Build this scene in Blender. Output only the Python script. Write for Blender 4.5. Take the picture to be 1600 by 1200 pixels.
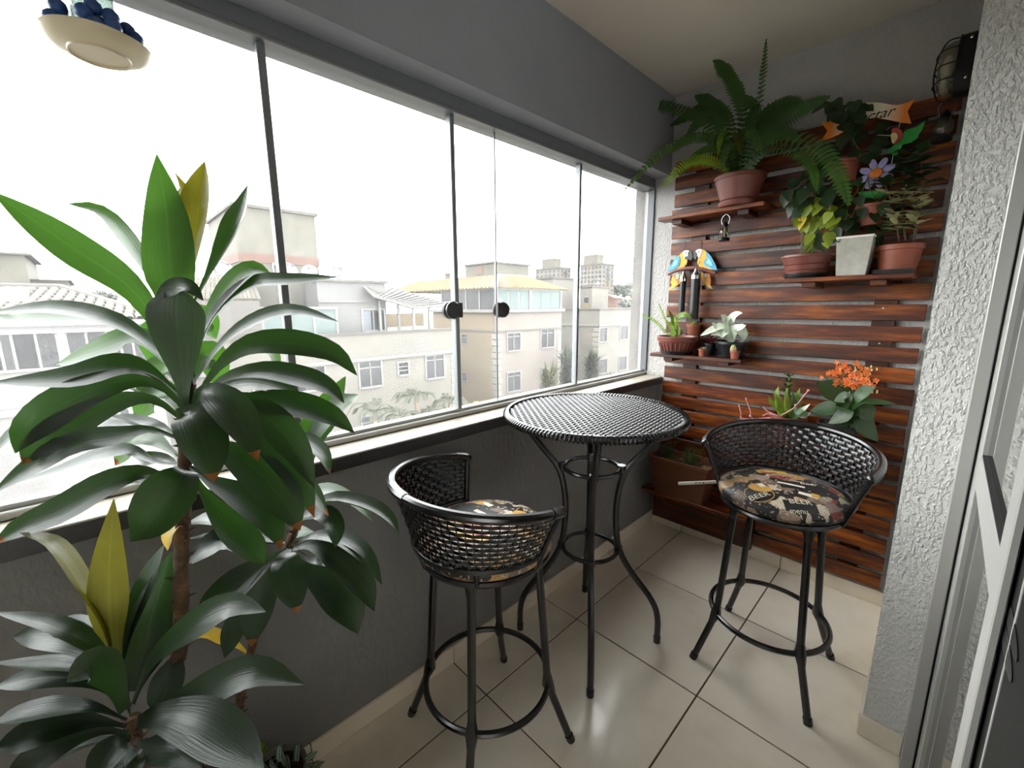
import bpy, math, random
import numpy as np
from mathutils import Vector, Matrix, noise as mnoise

random.seed(7)
for o in list(bpy.data.objects):
    bpy.data.objects.remove(o)
SC = bpy.context.scene
COL = SC.collection
PI = math.pi

# ------------------------------------------------------------------ camera
F_PX = 659.96
YAW, PITCH, ROLL = 0.7989, 0.1812, -0.0063
CAM = Vector((1.3105, -2.6548, 1.5))
_fw = Vector((-math.sin(YAW) * math.cos(PITCH), math.cos(YAW) * math.cos(PITCH), -math.sin(PITCH)))
_r0 = Vector((math.cos(YAW), math.sin(YAW), 0))
_u0 = _r0.cross(_fw)
_rt = _r0 * math.cos(ROLL) + _u0 * math.sin(ROLL)
_up = _u0 * math.cos(ROLL) - _r0 * math.sin(ROLL)
cd = bpy.data.cameras.new('camera')
cam = bpy.data.objects.new('camera', cd)
COL.objects.link(cam)
cd.sensor_width = 36
cd.lens = F_PX * 36 / 1600
cd.clip_start = 0.02
cd.clip_end = 2000
m = Matrix((_rt, _up, -_fw)).transposed().to_4x4()
m.translation = CAM
cam.matrix_world = m
SC.camera = cam

# ------------------------------------------------------------------ world, exposure
w = bpy.data.worlds.new('overcast_sky')
SC.world = w
w.use_nodes = True
bg = w.node_tree.nodes['Background']
bg.inputs[0].default_value = (0.97, 0.985, 1.0, 1)
bg.inputs[1].default_value = 10.0
SC.view_settings.view_transform = 'Standard'
SC.view_settings.look = 'None'
SC.view_settings.exposure = 0.5
SC.view_settings.gamma = 1.0
SC.view_settings.use_curve_mapping = False
SC.cycles.max_bounces = 10
SC.cycles.diffuse_bounces = 7
SC.cycles.glossy_bounces = 4
SC.cycles.transparent_max_bounces = 24
SC.cycles.caustics_reflective = False
SC.cycles.caustics_refractive = False



# ------------------------------------------------------------------ helpers
def ray(px, py):
    return _rt * ((px - 800) / F_PX) - _up * ((py - 600) / F_PX) + _fw


def at(px, py, **k):
    """the point of the plane x=, y=, z= (or at viewing depth d=) that lies on a measured line of sight"""
    d = ray(px, py)
    (a, v), = k.items()
    if a == 'd':
        return CAM + d * v
    i = 'xyz'.index(a)
    return CAM + d * ((v - CAM[i]) / d[i])


def lin(c):
    return c / 12.92 if c <= 0.04045 else ((c + 0.055) / 1.055) ** 2.4


def hx(h):
    h = h.lstrip('#')
    return tuple(lin(int(h[i:i + 2], 16) / 255) for i in (0, 2, 4)) + (1,)


class Nt:
    def __init__(s, name):
        s.m = bpy.data.materials.new(name)
        s.m.use_nodes = True
        s.t = s.m.node_tree
        s.n = s.t.nodes
        s.bsdf = s.n['Principled BSDF']
        s.out = s.n['Material Output']

    def new(s, ty, **props):
        n = s.n.new(ty)
        for k, v in props.items():
            setattr(n, k, v)
        return n

    def link(s, a, b):
        s.t.links.new(a, b)

    def coords(s, scale=(1, 1, 1), kind='Object'):
        tc = s.new('ShaderNodeTexCoord')
        mp = s.new('ShaderNodeMapping')
        mp.inputs['Scale'].default_value = scale
        s.link(tc.outputs[kind], mp.inputs[0])
        return mp.outputs[0]

    def noise(s, vec, scale, detail=4, rough=0.6):
        n = s.new('ShaderNodeTexNoise')
        n.inputs['Scale'].default_value = scale
        n.inputs['Detail'].default_value = detail
        n.inputs['Roughness'].default_value = rough
        s.link(vec, n.inputs['Vector'])
        return n.outputs[0]

    def ramp(s, fac, stops):
        r = s.new('ShaderNodeValToRGB')
        el = r.color_ramp.elements
        while len(el) < len(stops):
            el.new(0.5)
        for e, (p, c) in zip(el, stops):
            e.position = p
            e.color = c
        s.link(fac, r.inputs[0])
        return r.outputs[0]

    def mix(s, a, b, fac, mode='MIX'):
        n = s.new('ShaderNodeMix', data_type='RGBA', blend_type=mode)
        for sock, v in ((n.inputs[0], fac), (n.inputs[6], a), (n.inputs[7], b)):
            if hasattr(v, 'is_output'):
                s.link(v, sock)
            else:
                sock.default_value = v
        return n.outputs[2]

    def bump(s, h, strength, dist):
        b = s.new('ShaderNodeBump')
        b.inputs['Strength'].default_value = strength
        b.inputs['Distance'].default_value = dist
        s.link(h, b.inputs['Height'])
        s.link(b.outputs[0], s.bsdf.inputs['Normal'])


def mat(name, col, rough=0.6, metal=0.0, var=0.0, vscale=8.0, bump=0.0, bscale=60.0, spec=0.5, coat=0.0, rnd=0.0, stops=None, sc=(1, 1, 1), sub=0.0):
    """principled material: base colour with noise variation and fine relief"""
    a = Nt(name)
    c = hx(col) if isinstance(col, str) else col
    a.bsdf.inputs['Base Color'].default_value = c
    a.bsdf.inputs['Roughness'].default_value = rough
    a.bsdf.inputs['Metallic'].default_value = metal
    a.bsdf.inputs['Specular IOR Level'].default_value = spec
    a.bsdf.inputs['Coat Weight'].default_value = coat
    a.bsdf.inputs['Coat Roughness'].default_value = 0.15
    vec = a.coords(sc)
    colr = None
    if stops:
        colr = a.ramp(a.noise(vec, vscale), [(p, hx(h)) for p, h in stops])
    elif var:
        dark = tuple(x * (1 - var) for x in c[:3]) + (1,)
        lite = tuple(min(1, x * (1 + var)) for x in c[:3]) + (1,)
        colr = a.ramp(a.noise(vec, vscale), [(0.3, dark), (0.7, lite)])
    if rnd:
        oi = a.new('ShaderNodeObjectInfo')
        h = a.new('ShaderNodeHueSaturation')
        mr = a.new('ShaderNodeMapRange')
        mr.inputs['To Min'].default_value = 1 - rnd
        mr.inputs['To Max'].default_value = 1 + rnd
        a.link(oi.outputs['Random'], mr.inputs[0])
        a.link(mr.outputs[0], h.inputs['Value'])
        if colr is not None:
            a.link(colr, h.inputs['Color'])
        else:
            h.inputs['Color'].default_value = c
        colr = h.outputs[0]
    if colr is not None:
        a.link(colr, a.bsdf.inputs['Base Color'])
    if bump:
        a.bump(a.noise(vec, bscale, 5), bump, 0.01)
    return a.m


def leafmat(name, col, trans, rough=0.35, tcol=None, rib=True, rnd=0.25, tmix=0.4, veins=False):
    """glossy leaf that lets light through from behind"""
    a = Nt(name)
    c = hx(col)
    vec = a.coords((1, 1, 1))
    n = a.noise(vec, 14, 3)
    base = a.ramp(n, [(0.3, tuple(x * 0.7 for x in c[:3]) + (1,)), (0.72, tuple(x * 1.3 for x in c[:3]) + (1,))])
    if rnd:
        oi = a.new('ShaderNodeObjectInfo')
        h = a.new('ShaderNodeHueSaturation')
        mr = a.new('ShaderNodeMapRange')
        mr.inputs['To Min'].default_value = 1 - rnd
        mr.inputs['To Max'].default_value = 1 + rnd
        a.link(oi.outputs['Random'], mr.inputs[0])
        a.link(mr.outputs[0], h.inputs['Value'])
        a.link(base, h.inputs['Color'])
        base = h.outputs[0]
    if veins:     # parallel veins along the blade, paler midrib
        uv = a.new('ShaderNodeTexCoord')
        mp = a.new('ShaderNodeMapping')
        mp.inputs['Scale'].default_value = (26, 1.2, 1)
        a.link(uv.outputs['UV'], mp.inputs[0])
        vn = a.noise(mp.outputs[0], 1.0, 3, 0.6)
        a.bump(vn, 0.22, 0.004)
        base = a.mix(base, a.ramp(vn, [(0.35, (0.72, 0.72, 0.7, 1)), (0.65, (1.25, 1.25, 1.2, 1))]), 0.8, 'MULTIPLY')
        sp = a.new('ShaderNodeSeparateXYZ')
        a.link(uv.outputs['UV'], sp.inputs[0])
        dm = a.new('ShaderNodeMath', operation='SUBTRACT')
        dm.inputs[1].default_value = 0.5
        a.link(sp.outputs[0], dm.inputs[0])
        ab2 = a.new('ShaderNodeMath', operation='ABSOLUTE')
        a.link(dm.outputs[0], ab2.inputs[0])
        base = a.mix(base, tuple(min(1, x * 2.2) for x in c[:3]) + (1,), a.ramp(ab2.outputs[0], [(0.0, (0.6, 0.6, 0.6, 1)), (0.05, (0, 0, 0, 1))]))
    a.link(base, a.bsdf.inputs['Base Color'])
    a.bsdf.inputs['Roughness'].default_value = rough
    a.bsdf.inputs['Specular IOR Level'].default_value = 0.6
    tr = a.new('ShaderNodeBsdfTranslucent')
    tr.inputs[0].default_value = hx(tcol or trans)
    mx = a.new('ShaderNodeMixShader')
    mx.inputs[0].default_value = tmix
    a.link(a.bsdf.outputs[0], mx.inputs[1])
    a.link(tr.outputs[0], mx.inputs[2])
    a.link(mx.outputs[0], a.out.inputs[0])
    return a.m


def glassmat(name, tint='#ffffff', haze=0.05, gloss=1.0, hazecol='#ffffff', ior=1.45, film='ShaderNodeBsdfTranslucent'):
    """thin clear pane: transmits straight through, reflects by Fresnel, with a film of dust"""
    a = Nt(name)
    tr = a.new('ShaderNodeBsdfTransparent')
    tr.inputs[0].default_value = hx(tint)
    gl = a.new('ShaderNodeBsdfGlossy')
    gl.inputs['Roughness'].default_value = 0.02
    lw = a.new('ShaderNodeLayerWeight')     # Schlick reflectance, the same from both faces of the sheet
    pw = a.new('ShaderNodeMath', operation='POWER')
    pw.inputs[1].default_value = 5
    a.link(lw.outputs['Facing'], pw.inputs[0])
    ml = a.new('ShaderNodeMath', operation='MULTIPLY_ADD', use_clamp=True)
    r0 = ((ior - 1) / (ior + 1)) ** 2
    ml.inputs[1].default_value = (1 - r0) * gloss
    ml.inputs[2].default_value = r0 * gloss
    lw.inputs[0].default_value = 0.5
    a.link(pw.outputs[0], ml.inputs[0])
    m1 = a.new('ShaderNodeMixShader')
    a.link(ml.outputs[0], m1.inputs[0])
    a.link(tr.outputs[0], m1.inputs[1])
    a.link(gl.outputs[0], m1.inputs[2])
    tl = a.new(film)
    tl.inputs[0].default_value = hx(hazecol)
    m2 = a.new('ShaderNodeMixShader')
    vec = a.coords()
    nz = a.noise(vec, 3.0, 6, 0.7)
    mr = a.new('ShaderNodeMapRange')
    mr.inputs['From Min'].default_value = 0.3
    mr.inputs['From Max'].default_value = 0.75
    mr.inputs['To Min'].default_value = haze * 0.5
    mr.inputs['To Max'].default_value = haze * 1.5
    a.link(nz, mr.inputs[0])
    a.link(mr.outputs[0], m2.inputs[0])
    a.link(m1.outputs[0], m2.inputs[1])
    a.link(tl.outputs[0], m2.inputs[2])
    a.link(m2.outputs[0], a.out.inputs[0])
    return a.m


class MB:
    """mesh builder in world coordinates"""

    def __init__(s):
        s.v, s.f, s.mi = [], [], []
        s.cur = 0

    def add(s, vs, fs):
        n = len(s.v)
        s.v += [tuple(p) for p in vs]
        s.f += [tuple(i + n for i in f) for f in fs]
        s.mi += [s.cur] * len(fs)
        return s

    def box(s, lo, hi):
        x0, y0, z0 = lo
        x1, y1, z1 = hi
        return s.add([(x0, y0, z0), (x1, y0, z0), (x1, y1, z0), (x0, y1, z0), (x0, y0, z1), (x1, y0, z1), (x1, y1, z1), (x0, y1, z1)],
                     [(0, 3, 2, 1), (4, 5, 6, 7), (0, 1, 5, 4), (1, 2, 6, 5), (2, 3, 7, 6), (3, 0, 4, 7)])

    def bbox(s, lo, hi, b):
        """box with chamfered edges"""
        vs = []
        for ax in range(3):
            for sx in (0, 1):
                for sy in (0, 1):
                    for sz in (0, 1):
                        p = []
                        for k, sg in enumerate((sx, sy, sz)):
                            e = (lo[k], hi[k])[sg]
                            p.append(e if k == ax else e + (b if sg == 0 else -b))
                        vs.append(p)
        idx = lambda ax, a, b_, c: ax * 8 + a * 4 + b_ * 2 + c
        fs = []
        for sg in (0, 1):
            fs.append([idx(0, sg, 0, 0), idx(0, sg, 1, 0), idx(0, sg, 1, 1), idx(0, sg, 0, 1)])
            fs.append([idx(1, 0, sg, 0), idx(1, 1, sg, 0), idx(1, 1, sg, 1), idx(1, 0, sg, 1)])
            fs.append([idx(2, 0, 0, sg), idx(2, 1, 0, sg), idx(2, 1, 1, sg), idx(2, 0, 1, sg)])
        for a in (0, 1):
            for b2 in (0, 1):
                fs.append([idx(0, a, b2, 0), idx(0, a, b2, 1), idx(1, a, b2, 1), idx(1, a, b2, 0)])
                fs.append([idx(0, a, 0, b2), idx(0, a, 1, b2), idx(2, a, 1, b2), idx(2, a, 0, b2)])
                fs.append([idx(1, 0, a, b2), idx(1, 1, a, b2), idx(2, 1, a, b2), idx(2, 0, a, b2)])
        for a in (0, 1):
            for b2 in (0, 1):
                for c in (0, 1):
                    fs.append([idx(0, a, b2, c), idx(1, a, b2, c), idx(2, a, b2, c)])
        return s.add(vs, fs)

    def tube(s, pts, r, n=8, closed=False, cap=True):
        pts = [Vector(p) for p in pts]
        N = len(pts)
        rs = r if isinstance(r, (list, tuple)) else [r] * N
        vs = []
        ref = None
        for i, p in enumerate(pts):
            if closed:
                t = pts[(i + 1) % N] - pts[i - 1]
            else:
                t = pts[min(i + 1, N - 1)] - pts[max(i - 1, 0)]
            t.normalize()
            if ref is None:
                ref = Vector((0, 0, 1)) if abs(t.z) < 0.9 else Vector((1, 0, 0))
            a = (ref - t * ref.dot(t)).normalized()
            b = t.cross(a)
            ref = a
            for k in range(n):
                an = 2 * PI * k / n
                vs.append(p + (a * math.cos(an) + b * math.sin(an)) * rs[i])
        fs = []
        for i in range(N if closed else N - 1):
            j = (i + 1) % N
            for k in range(n):
                k2 = (k + 1) % n
                fs.append((i * n + k, i * n + k2, j * n + k2, j * n + k))
        if cap and not closed:
            fs.append(tuple(range(n))[::-1])
            fs.append(tuple((N - 1) * n + k for k in range(n)))
        return s.add(vs, fs)

    def lathe(s, prof, c=(0, 0, 0), n=32, sx=1.0, sy=1.0, lobes=0, la=0.0):
        """profile [(r, z)...] revolved about the vertical through c"""
        vs, fs = [], []
        for r, z in prof:
            for k in range(n):
                a = 2 * PI * k / n
                q = r * (1 + (la * math.cos(lobes * a) if lobes else 0))
                vs.append((c[0] + q * sx * math.cos(a), c[1] + q * sy * math.sin(a), c[2] + z))
        for i in range(len(prof) - 1):
            for k in range(n):
                k2 = (k + 1) % n
                fs.append((i * n + k, i * n + k2, (i + 1) * n + k2, (i + 1) * n + k))
        fs.append(tuple(range(n))[::-1])
        fs.append(tuple((len(prof) - 1) * n + k for k in range(n)))
        return s.add(vs, fs)

    def prism(s, poly, thick, axis=1):
        """flat polygon (3-D points) extruded by the vector thick"""
        th = Vector(thick)
        n = len(poly)
        vs = [Vector(p) for p in poly] + [Vector(p) + th for p in poly]
        fs = [tuple(range(n)), tuple(range(n, 2 * n))[::-1]] + [(i, i + n, (i + 1) % n + n, (i + 1) % n) for i in range(n)]
        return s.add(vs, fs)

    def ball(s, c, r, n=10, k=6, sz=None):
        c = Vector(c)
        rr = r if isinstance(r, (tuple, list)) else (r, r, r)
        vs = [c + Vector((0, 0, -rr[2]))]
        for i in range(1, k):
            a = -PI / 2 + PI * i / k
            for j in range(n):
                b = 2 * PI * j / n
                vs.append(c + Vector((rr[0] * math.cos(a) * math.cos(b), rr[1] * math.cos(a) * math.sin(b), rr[2] * math.sin(a))))
        vs.append(c + Vector((0, 0, rr[2])))
        fs = [(0, 1 + (j + 1) % n, 1 + j) for j in range(n)]
        for i in range(k - 2):
            for j in range(n):
                j2 = (j + 1) % n
                fs.append((1 + i * n + j, 1 + i * n + j2, 1 + (i + 1) * n + j2, 1 + (i + 1) * n + j))
        L = len(vs) - 1
        fs += [(L, 1 + (k - 2) * n + j, 1 + (k - 2) * n + (j + 1) % n) for j in range(n)]
        return s.add(vs, fs)

    def build(s, name, mats, parent=None, smooth=35, origin=None):
        off = Vector((0, 0, 0))
        q = parent
        while q is not None:
            off += q.location
            q = q.parent
        org = Vector(origin) if origin is not None else None
        sub = off if org is None else org
        me = bpy.data.meshes.new(name)
        me.from_pydata([(x - sub.x, y - sub.y, z - sub.z) for x, y, z in s.v], [], s.f)
        for mm in (mats if isinstance(mats, (list, tuple)) else [mats]):
            me.materials.append(mm)
        if max(s.mi, default=0):
            me.polygons.foreach_set('material_index', s.mi)
        if smooth:
            me.polygons.foreach_set('use_smooth', [True] * len(s.f))
            me.set_sharp_from_angle(angle=math.radians(smooth))
        me.update()
        o = bpy.data.objects.new(name, me)
        COL.objects.link(o)
        if parent is not None:
            o.parent = parent
        if org is not None:
            o.location = org - off
        return o


def tag(o, label=None, cat=None, group=None, kind=None):
    if label:
        o['label'] = label
    if cat:
        o['category'] = cat
    if group:
        o['group'] = group
    if kind:
        o['kind'] = kind
    return o


def empty(name, loc, label=None, cat=None, group=None, kind=None):
    o = bpy.data.objects.new(name, None)
    COL.objects.link(o)
    o.location = loc
    o.empty_display_size = 0.05
    return tag(o, label, cat, group, kind)


def inst(src, parent, loc, rot=(0, 0, 0), scale=(1, 1, 1)):
    """another object sharing the mesh of src"""
    o = bpy.data.objects.new(src.name.split('.')[0], src.data)
    COL.objects.link(o)
    o.parent = parent
    off = Vector((0, 0, 0))
    q = parent
    while q is not None:
        off += q.location
        q = q.parent
    o.location = Vector(loc) - off
    o.rotation_euler = rot
    o.scale = scale
    return o


def copy_tree(o, parent=None):
    c = o.copy()
    COL.objects.link(c)
    c.parent = parent
    for ch in [x for x in o.children]:
        copy_tree(ch, c)
    return c


def spline(pts, n):
    """Catmull-Rom through pts, n samples"""
    P = [Vector(p) for p in pts]
    if len(P) == 2:
        return [P[0].lerp(P[1], i / (n - 1)) for i in range(n)]
    P = [P[0] * 2 - P[1]] + P + [P[-1] * 2 - P[-2]]
    seg = len(P) - 3
    out = []
    for i in range(n):
        u = i / (n - 1) * seg
        k = min(int(u), seg - 1)
        t = u - k
        a, b, c, d = P[k:k + 4]
        out.append(0.5 * ((2 * b) + (c - a) * t + (2 * a - 5 * b + 4 * c - d) * t * t + (3 * b - a - 3 * c + d) * t ** 3))
    return out


def text_mesh(s, size, shear=0.0, align='CENTER'):
    cu = bpy.data.curves.new('lettering', 'FONT')
    cu.body = s
    cu.size = size
    cu.shear = shear
    cu.align_x = align
    cu.align_y = 'CENTER'
    cu.resolution_u = 3
    o = bpy.data.objects.new('lettering_source', cu)
    COL.objects.link(o)
    dg = bpy.context.evaluated_depsgraph_get()
    me = bpy.data.meshes.new_from_object(o.evaluated_get(dg))
    v = [tuple(p.co) for p in me.vertices]
    f = [tuple(p.vertices) for p in me.polygons]
    bpy.data.objects.remove(o)
    bpy.data.curves.remove(cu)
    bpy.data.meshes.remove(me)
    return v, f


# ------------------------------------------------------------------ materials
def wallmat(name, col, strength, scale, rough=0.75, dist=0.006):
    a = Nt(name)
    c = hx(col)
    vec = a.coords()
    a.link(a.ramp(a.noise(vec, 2.2, 5), [(0.3, tuple(x * 0.92 for x in c[:3]) + (1,)), (0.7, tuple(min(1, x * 1.05) for x in c[:3]) + (1,))]), a.bsdf.inputs['Base Color'])
    a.bsdf.inputs['Roughness'].default_value = rough
    a.bsdf.inputs['Specular IOR Level'].default_value = 0.3
    mp = a.new('ShaderNodeMapping')
    mp.inputs['Scale'].default_value = (1, 1, 0.6)
    a.link(vec, mp.inputs[0])
    n1 = a.noise(mp.outputs[0], scale, 3, 0.5)
    r = a.ramp(n1, [(0.42, (0, 0, 0, 1)), (0.66, (1, 1, 1, 1))])
    a.bump(r, strength, dist)
    return a.m


M = {}
M['wall_left'] = wallmat('grey_wall_paint', '#838382', 0.35, 45, 0.45, 0.004)
M['wall_beam'] = wallmat('grey_beam_paint', '#888a90', 0.12, 60, 0.7, 0.003)
M['wall_back'] = wallmat('pale_grey_wall_paint', '#a8a6a3', 0.5, 75, 0.7, 0.005)
M['wall_white'] = wallmat('white_textured_render', '#dddcd8', 0.85, 125, 0.6, 0.006)
M['ceiling'] = mat('ceiling_paint', '#bab2a5', 0.8, var=0.05, vscale=1.5)
M['room'] = mat('living_room_paint', '#b9b4ac', 0.8)
M['tile'] = mat('beige_floor_tile', '#cbc0a9', 0.17, vscale=2.5, bump=0.04, bscale=8, rnd=0.05, stops=[(0.25, '#d6cab4'), (0.5, '#e6dccb'), (0.8, '#eee6d8')])
M['grout'] = mat('dark_grout', '#54402f', 0.9)
M['granite'] = mat('granite_sill', '#989083', 0.3, var=0.2, vscale=120)  # paler than the edge: glare on the sill top is in the colour
M['granite_edge_shadow'] = mat('dark_granite_with_shadow', '#3a3a3c', 0.3, var=0.3, vscale=150)
M['alu'] = mat('grey_aluminium', '#8d9093', 0.35, 0.7)
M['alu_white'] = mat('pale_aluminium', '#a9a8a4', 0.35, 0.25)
M['alu_dark'] = mat('mid_grey_aluminium', '#7c7f82', 0.4, 0.35)  # mid grey metal of the window stiles
M['black_rubber'] = mat('black_seal', '#0c0c0c', 0.5)
M['glass'] = glassmat('window_glass', '#fbfcfb', 0.014)
M['door_glass'] = glassmat('door_glass', '#9aa09e', 0.10, 1.6, '#8c8c8a', 1.6)
M['soil'] = mat('potting_soil', '#3a2a1e', 0.95, var=0.5, vscale=70, bump=1.0, bscale=120)


def woodmat(name, c0, c1, c2, rough=0.33):
    a = Nt(name)
    tc = a.new('ShaderNodeTexCoord')
    oi = a.new('ShaderNodeObjectInfo')
    mp = a.new('ShaderNodeMapping')
    mp.inputs['Scale'].default_value = (1.6, 9, 14)
    a.link(tc.outputs['Object'], mp.inputs[0])
    va = a.new('ShaderNodeVectorMath', operation='MULTIPLY_ADD')
    cmb = a.new('ShaderNodeCombineXYZ')
    for k in range(3):
        a.link(oi.outputs['Random'], cmb.inputs[k])
    va.inputs[1].default_value = (37, 51, 23)
    a.link(cmb.outputs[0], va.inputs[0])
    a.link(mp.outputs[0], va.inputs[2])
    n = a.noise(va.outputs[0], 2.2, 8, 0.62)
    col = a.ramp(n, [(0.30, hx(c0)), (0.5, hx(c1)), (0.72, hx(c2))])
    mp2 = a.new('ShaderNodeMapping')
    mp2.inputs['Scale'].default_value = (0.4, 4, 9)
    a.link(va.outputs[0], mp2.inputs[0])
    n2 = a.noise(mp2.outputs[0], 9, 6, 0.7)
    dk = a.ramp(n2, [(0.35, (0.35, 0.33, 0.32, 1)), (0.55, (1, 1, 1, 1))])
    col = a.mix(col, dk, 0.8, 'MULTIPLY')
    h = a.new('ShaderNodeHueSaturation')
    mr = a.new('ShaderNodeMapRange')
    mr.inputs['To Min'].default_value = 0.65
    mr.inputs['To Max'].default_value = 1.3
    a.link(oi.outputs['Random'], mr.inputs[0])
    a.link(mr.outputs[0], h.inputs['Value'])
    a.link(col, h.inputs['Color'])
    a.link(h.outputs[0], a.bsdf.inputs['Base Color'])
    a.bsdf.inputs['Roughness'].default_value = rough
    a.bsdf.inputs['Specular IOR Level'].default_value = 0.35
    a.bsdf.inputs['Coat Weight'].default_value = 0.08
    a.bsdf.inputs['Coat Roughness'].default_value = 0.2
    a.bump(n2, 0.25, 0.004)
    return a.m


M['wood'] = woodmat('stained_pallet_wood', '#1c0a03', '#5c2606', '#a65a10')
M['wood_dark'] = woodmat('dark_stained_wood', '#190903', '#421b06', '#6a3408')
M['terracotta'] = mat('terracotta_plastic', '#6f3c33', 0.4, var=0.08)
M['terracotta2'] = mat('brick_terracotta', '#864631', 0.55, var=0.12, vscale=20)
M['planter'] = mat('brown_planter', '#5d3520', 0.45, var=0.1)
M['black_plastic'] = mat('black_plastic', '#141516', 0.35)
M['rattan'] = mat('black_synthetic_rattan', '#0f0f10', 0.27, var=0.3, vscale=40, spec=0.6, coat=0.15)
M['rattan_top_sheen'] = mat('sky_greyed_black_rattan', '#4c4b4d', 0.25, var=0.2, vscale=60, spec=0.45)  # black rattan coloured greyer to carry the sky's sheen on the table
M['white_plastic'] = mat('white_plastic', '#d8d5cc', 0.35)
M['cane'] = mat('brown_cane_bark', '#4e3a2a', 0.85, vscale=30, bump=0.8, bscale=60, stops=[(0.3, '#33251b'), (0.55, '#5d4634'), (0.8, '#8a6a4e')])
M['leaf'] = leafmat('dark_cordyline_leaf', '#1a281c', '#36611a', 0.3, tmix=0.2, veins=True)
M['leaf_bright'] = leafmat('bright_backlit_cordyline_leaf', '#2e4a28', '#4c7a28', 0.38, tmix=0.32, veins=True)  # brighter copy of the leaf, light from behind put into its colour
M['leaf_olive'] = leafmat('olive_yellow_leaf', '#4e4d18', '#77731a', 0.4, tmix=0.35, veins=True)
M['leaf_yellow'] = leafmat('yellowed_leaf', '#cfae28', '#e8c430', 0.5, tmix=0.35)
M['leaf_tip'] = mat('dry_brown_leaf_tip', '#8a5424', 0.8)
M['fern'] = leafmat('dark_fern_green', '#34542a', '#6a9a2a', 0.5, tmix=0.35)
M['fern_bright'] = leafmat('bright_fern_green', '#6b8f2a', '#a9d040', 0.5, tmix=0.45)
M['pothos'] = leafmat('dark_pothos_green', '#23371d', '#497224', 0.4, tmix=0.3)
M['pothos_bright'] = leafmat('yellow_green_pothos', '#8a9c30', '#b8cc40', 0.4, tmix=0.35)
M['varieg'] = leafmat('cream_green_leaf', '#c2bf8c', '#c8cc90', 0.45, tmix=0.25, rnd=0.35)
M['pale_leaf'] = leafmat('pale_silver_leaf', '#c9d2c0', '#d8e2cc', 0.4, tmix=0.2, rnd=0.12)
M['red_leaf'] = leafmat('dark_red_succulent', '#5e2c2c', '#9a4a44', 0.45)
M['pink_stem'] = mat('pink_stem', '#c9848a', 0.6)
M['succ'] = leafmat('green_succulent', '#7a9438', '#a8c850', 0.45)
M['succ_dark'] = leafmat('dark_green_succulent', '#37592c', '#6c9a40', 0.4)
M['orange_flower'] = leafmat('orange_petal', '#e87a34', '#f09a58', 0.6, rnd=0.2)
M['stem'] = mat('green_brown_stem', '#56602c', 0.6)
M['black_metal'] = mat('black_metal', '#101010', 0.4, 0.4)
M['chrome'] = mat('silver_metal', '#c8c8c8', 0.2, 1.0)
M['lamp_glass'] = glassmat('lamp_glass', '#e0ddd4', 0.25, 1.5, '#d8d4c8')
M['clear_plastic'] = glassmat('clear_plastic', '#bcc2bf', 0.06, 1.3)

# ------------------------------------------------------------------ the setting
ZS, ZB, ZC = 1.037, 2.286, 2.723          # sill top, beam underside, ceiling
YN = -3.7                                  # near end of the balcony
XR = 1.27                                  # right side of the back niche
wl = MB().box((-0.175, YN, -0.05), (0, 0.0, ZS - 0.03)).build('wall_left', M['wall_left'])
tag(wl, 'grey textured wall below the window', kind='structure')
bm_ = MB().box((-0.3, YN, ZB), (0, 0.0, ZC)).build('trim_1', M['wall_beam'])
tag(bm_, 'grey painted beam above the window', kind='structure')
sl = MB()
sl.bbox((-0.178, YN, ZS - 0.028), (0.018, -0.001, ZS), 0.003)
sl = sl.build('trim_2', M['granite'])
tag(sl, 'stone window sill with a dark front edge, the shadow below coloured in', kind='structure')
se = MB().bbox((0.0, YN, ZS - 0.047), (0.020, -0.001, ZS - 0.004), 0.002).build('edge_shadow_strip', M['granite_edge_shadow'], sl)  # dark granite edge, with the shadow beneath it kept in the same colour
wb = MB()
wb.box((-0.165, 0.0, -0.05), (1.6, 0.2, ZC))
wb = wb.build('wall_back', M['wall_back'])
pier = tag(MB().box((-0.235, 0.0, -9.2), (-0.165, 0.2, ZC)).build('trim_3', mat('darkened_outer_render', '#6f6c67', .9, var=.25, vscale=9, bump=.6, bscale=60)), 'stained outer face of the wall, colour darkened against daylight, seen through the last pane', kind='structure')  # stained outer part of the back wall, its colour darkened to offset daylight
tag(wb, 'pale grey wall behind the slatted panel', kind='structure')
wr = MB().box((XR, -0.9, -0.05), (1.62, 0.0, ZC)).build('wall_right', M['wall_white'])
tag(wr, 'white textured wall end beside the glass door', kind='structure')
ce = MB().box((-0.3, YN, ZC), (1.62, 0.2, ZC + 0.1)).build('ceiling', M['ceiling'])
tag(ce, 'dim warm grey ceiling', kind='structure')
# the living room the camera looks out from: closed, unlit by windows
lr = MB()
lr.box((5.2, -5.2, -0.05), (5.3, 0.2, ZC))
lr.box((1.42, -5.3, -0.05), (5.3, -5.2, ZC))
lr.box((1.62, -0.2, -0.05), (5.3, -0.1, ZC))
lr.box((1.42, -5.3, ZC), (5.3, 0.2, ZC + 0.1))
lr.box((1.42, -0.9, 2.25), (1.56, -5.3, ZC))
lr.box((1.42, -5.3, -0.05), (1.56, -3.3, 2.25))
lr = tag(lr.build('wall_living_room', M['room']), 'living room walls behind the sliding door', kind='structure')
wn = tag(MB().box((-0.3, YN - 0.1, -0.05), (1.56, YN, ZC)).build('wall_near', M['wall_back']), 'near end wall of the balcony', kind='structure')

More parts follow.
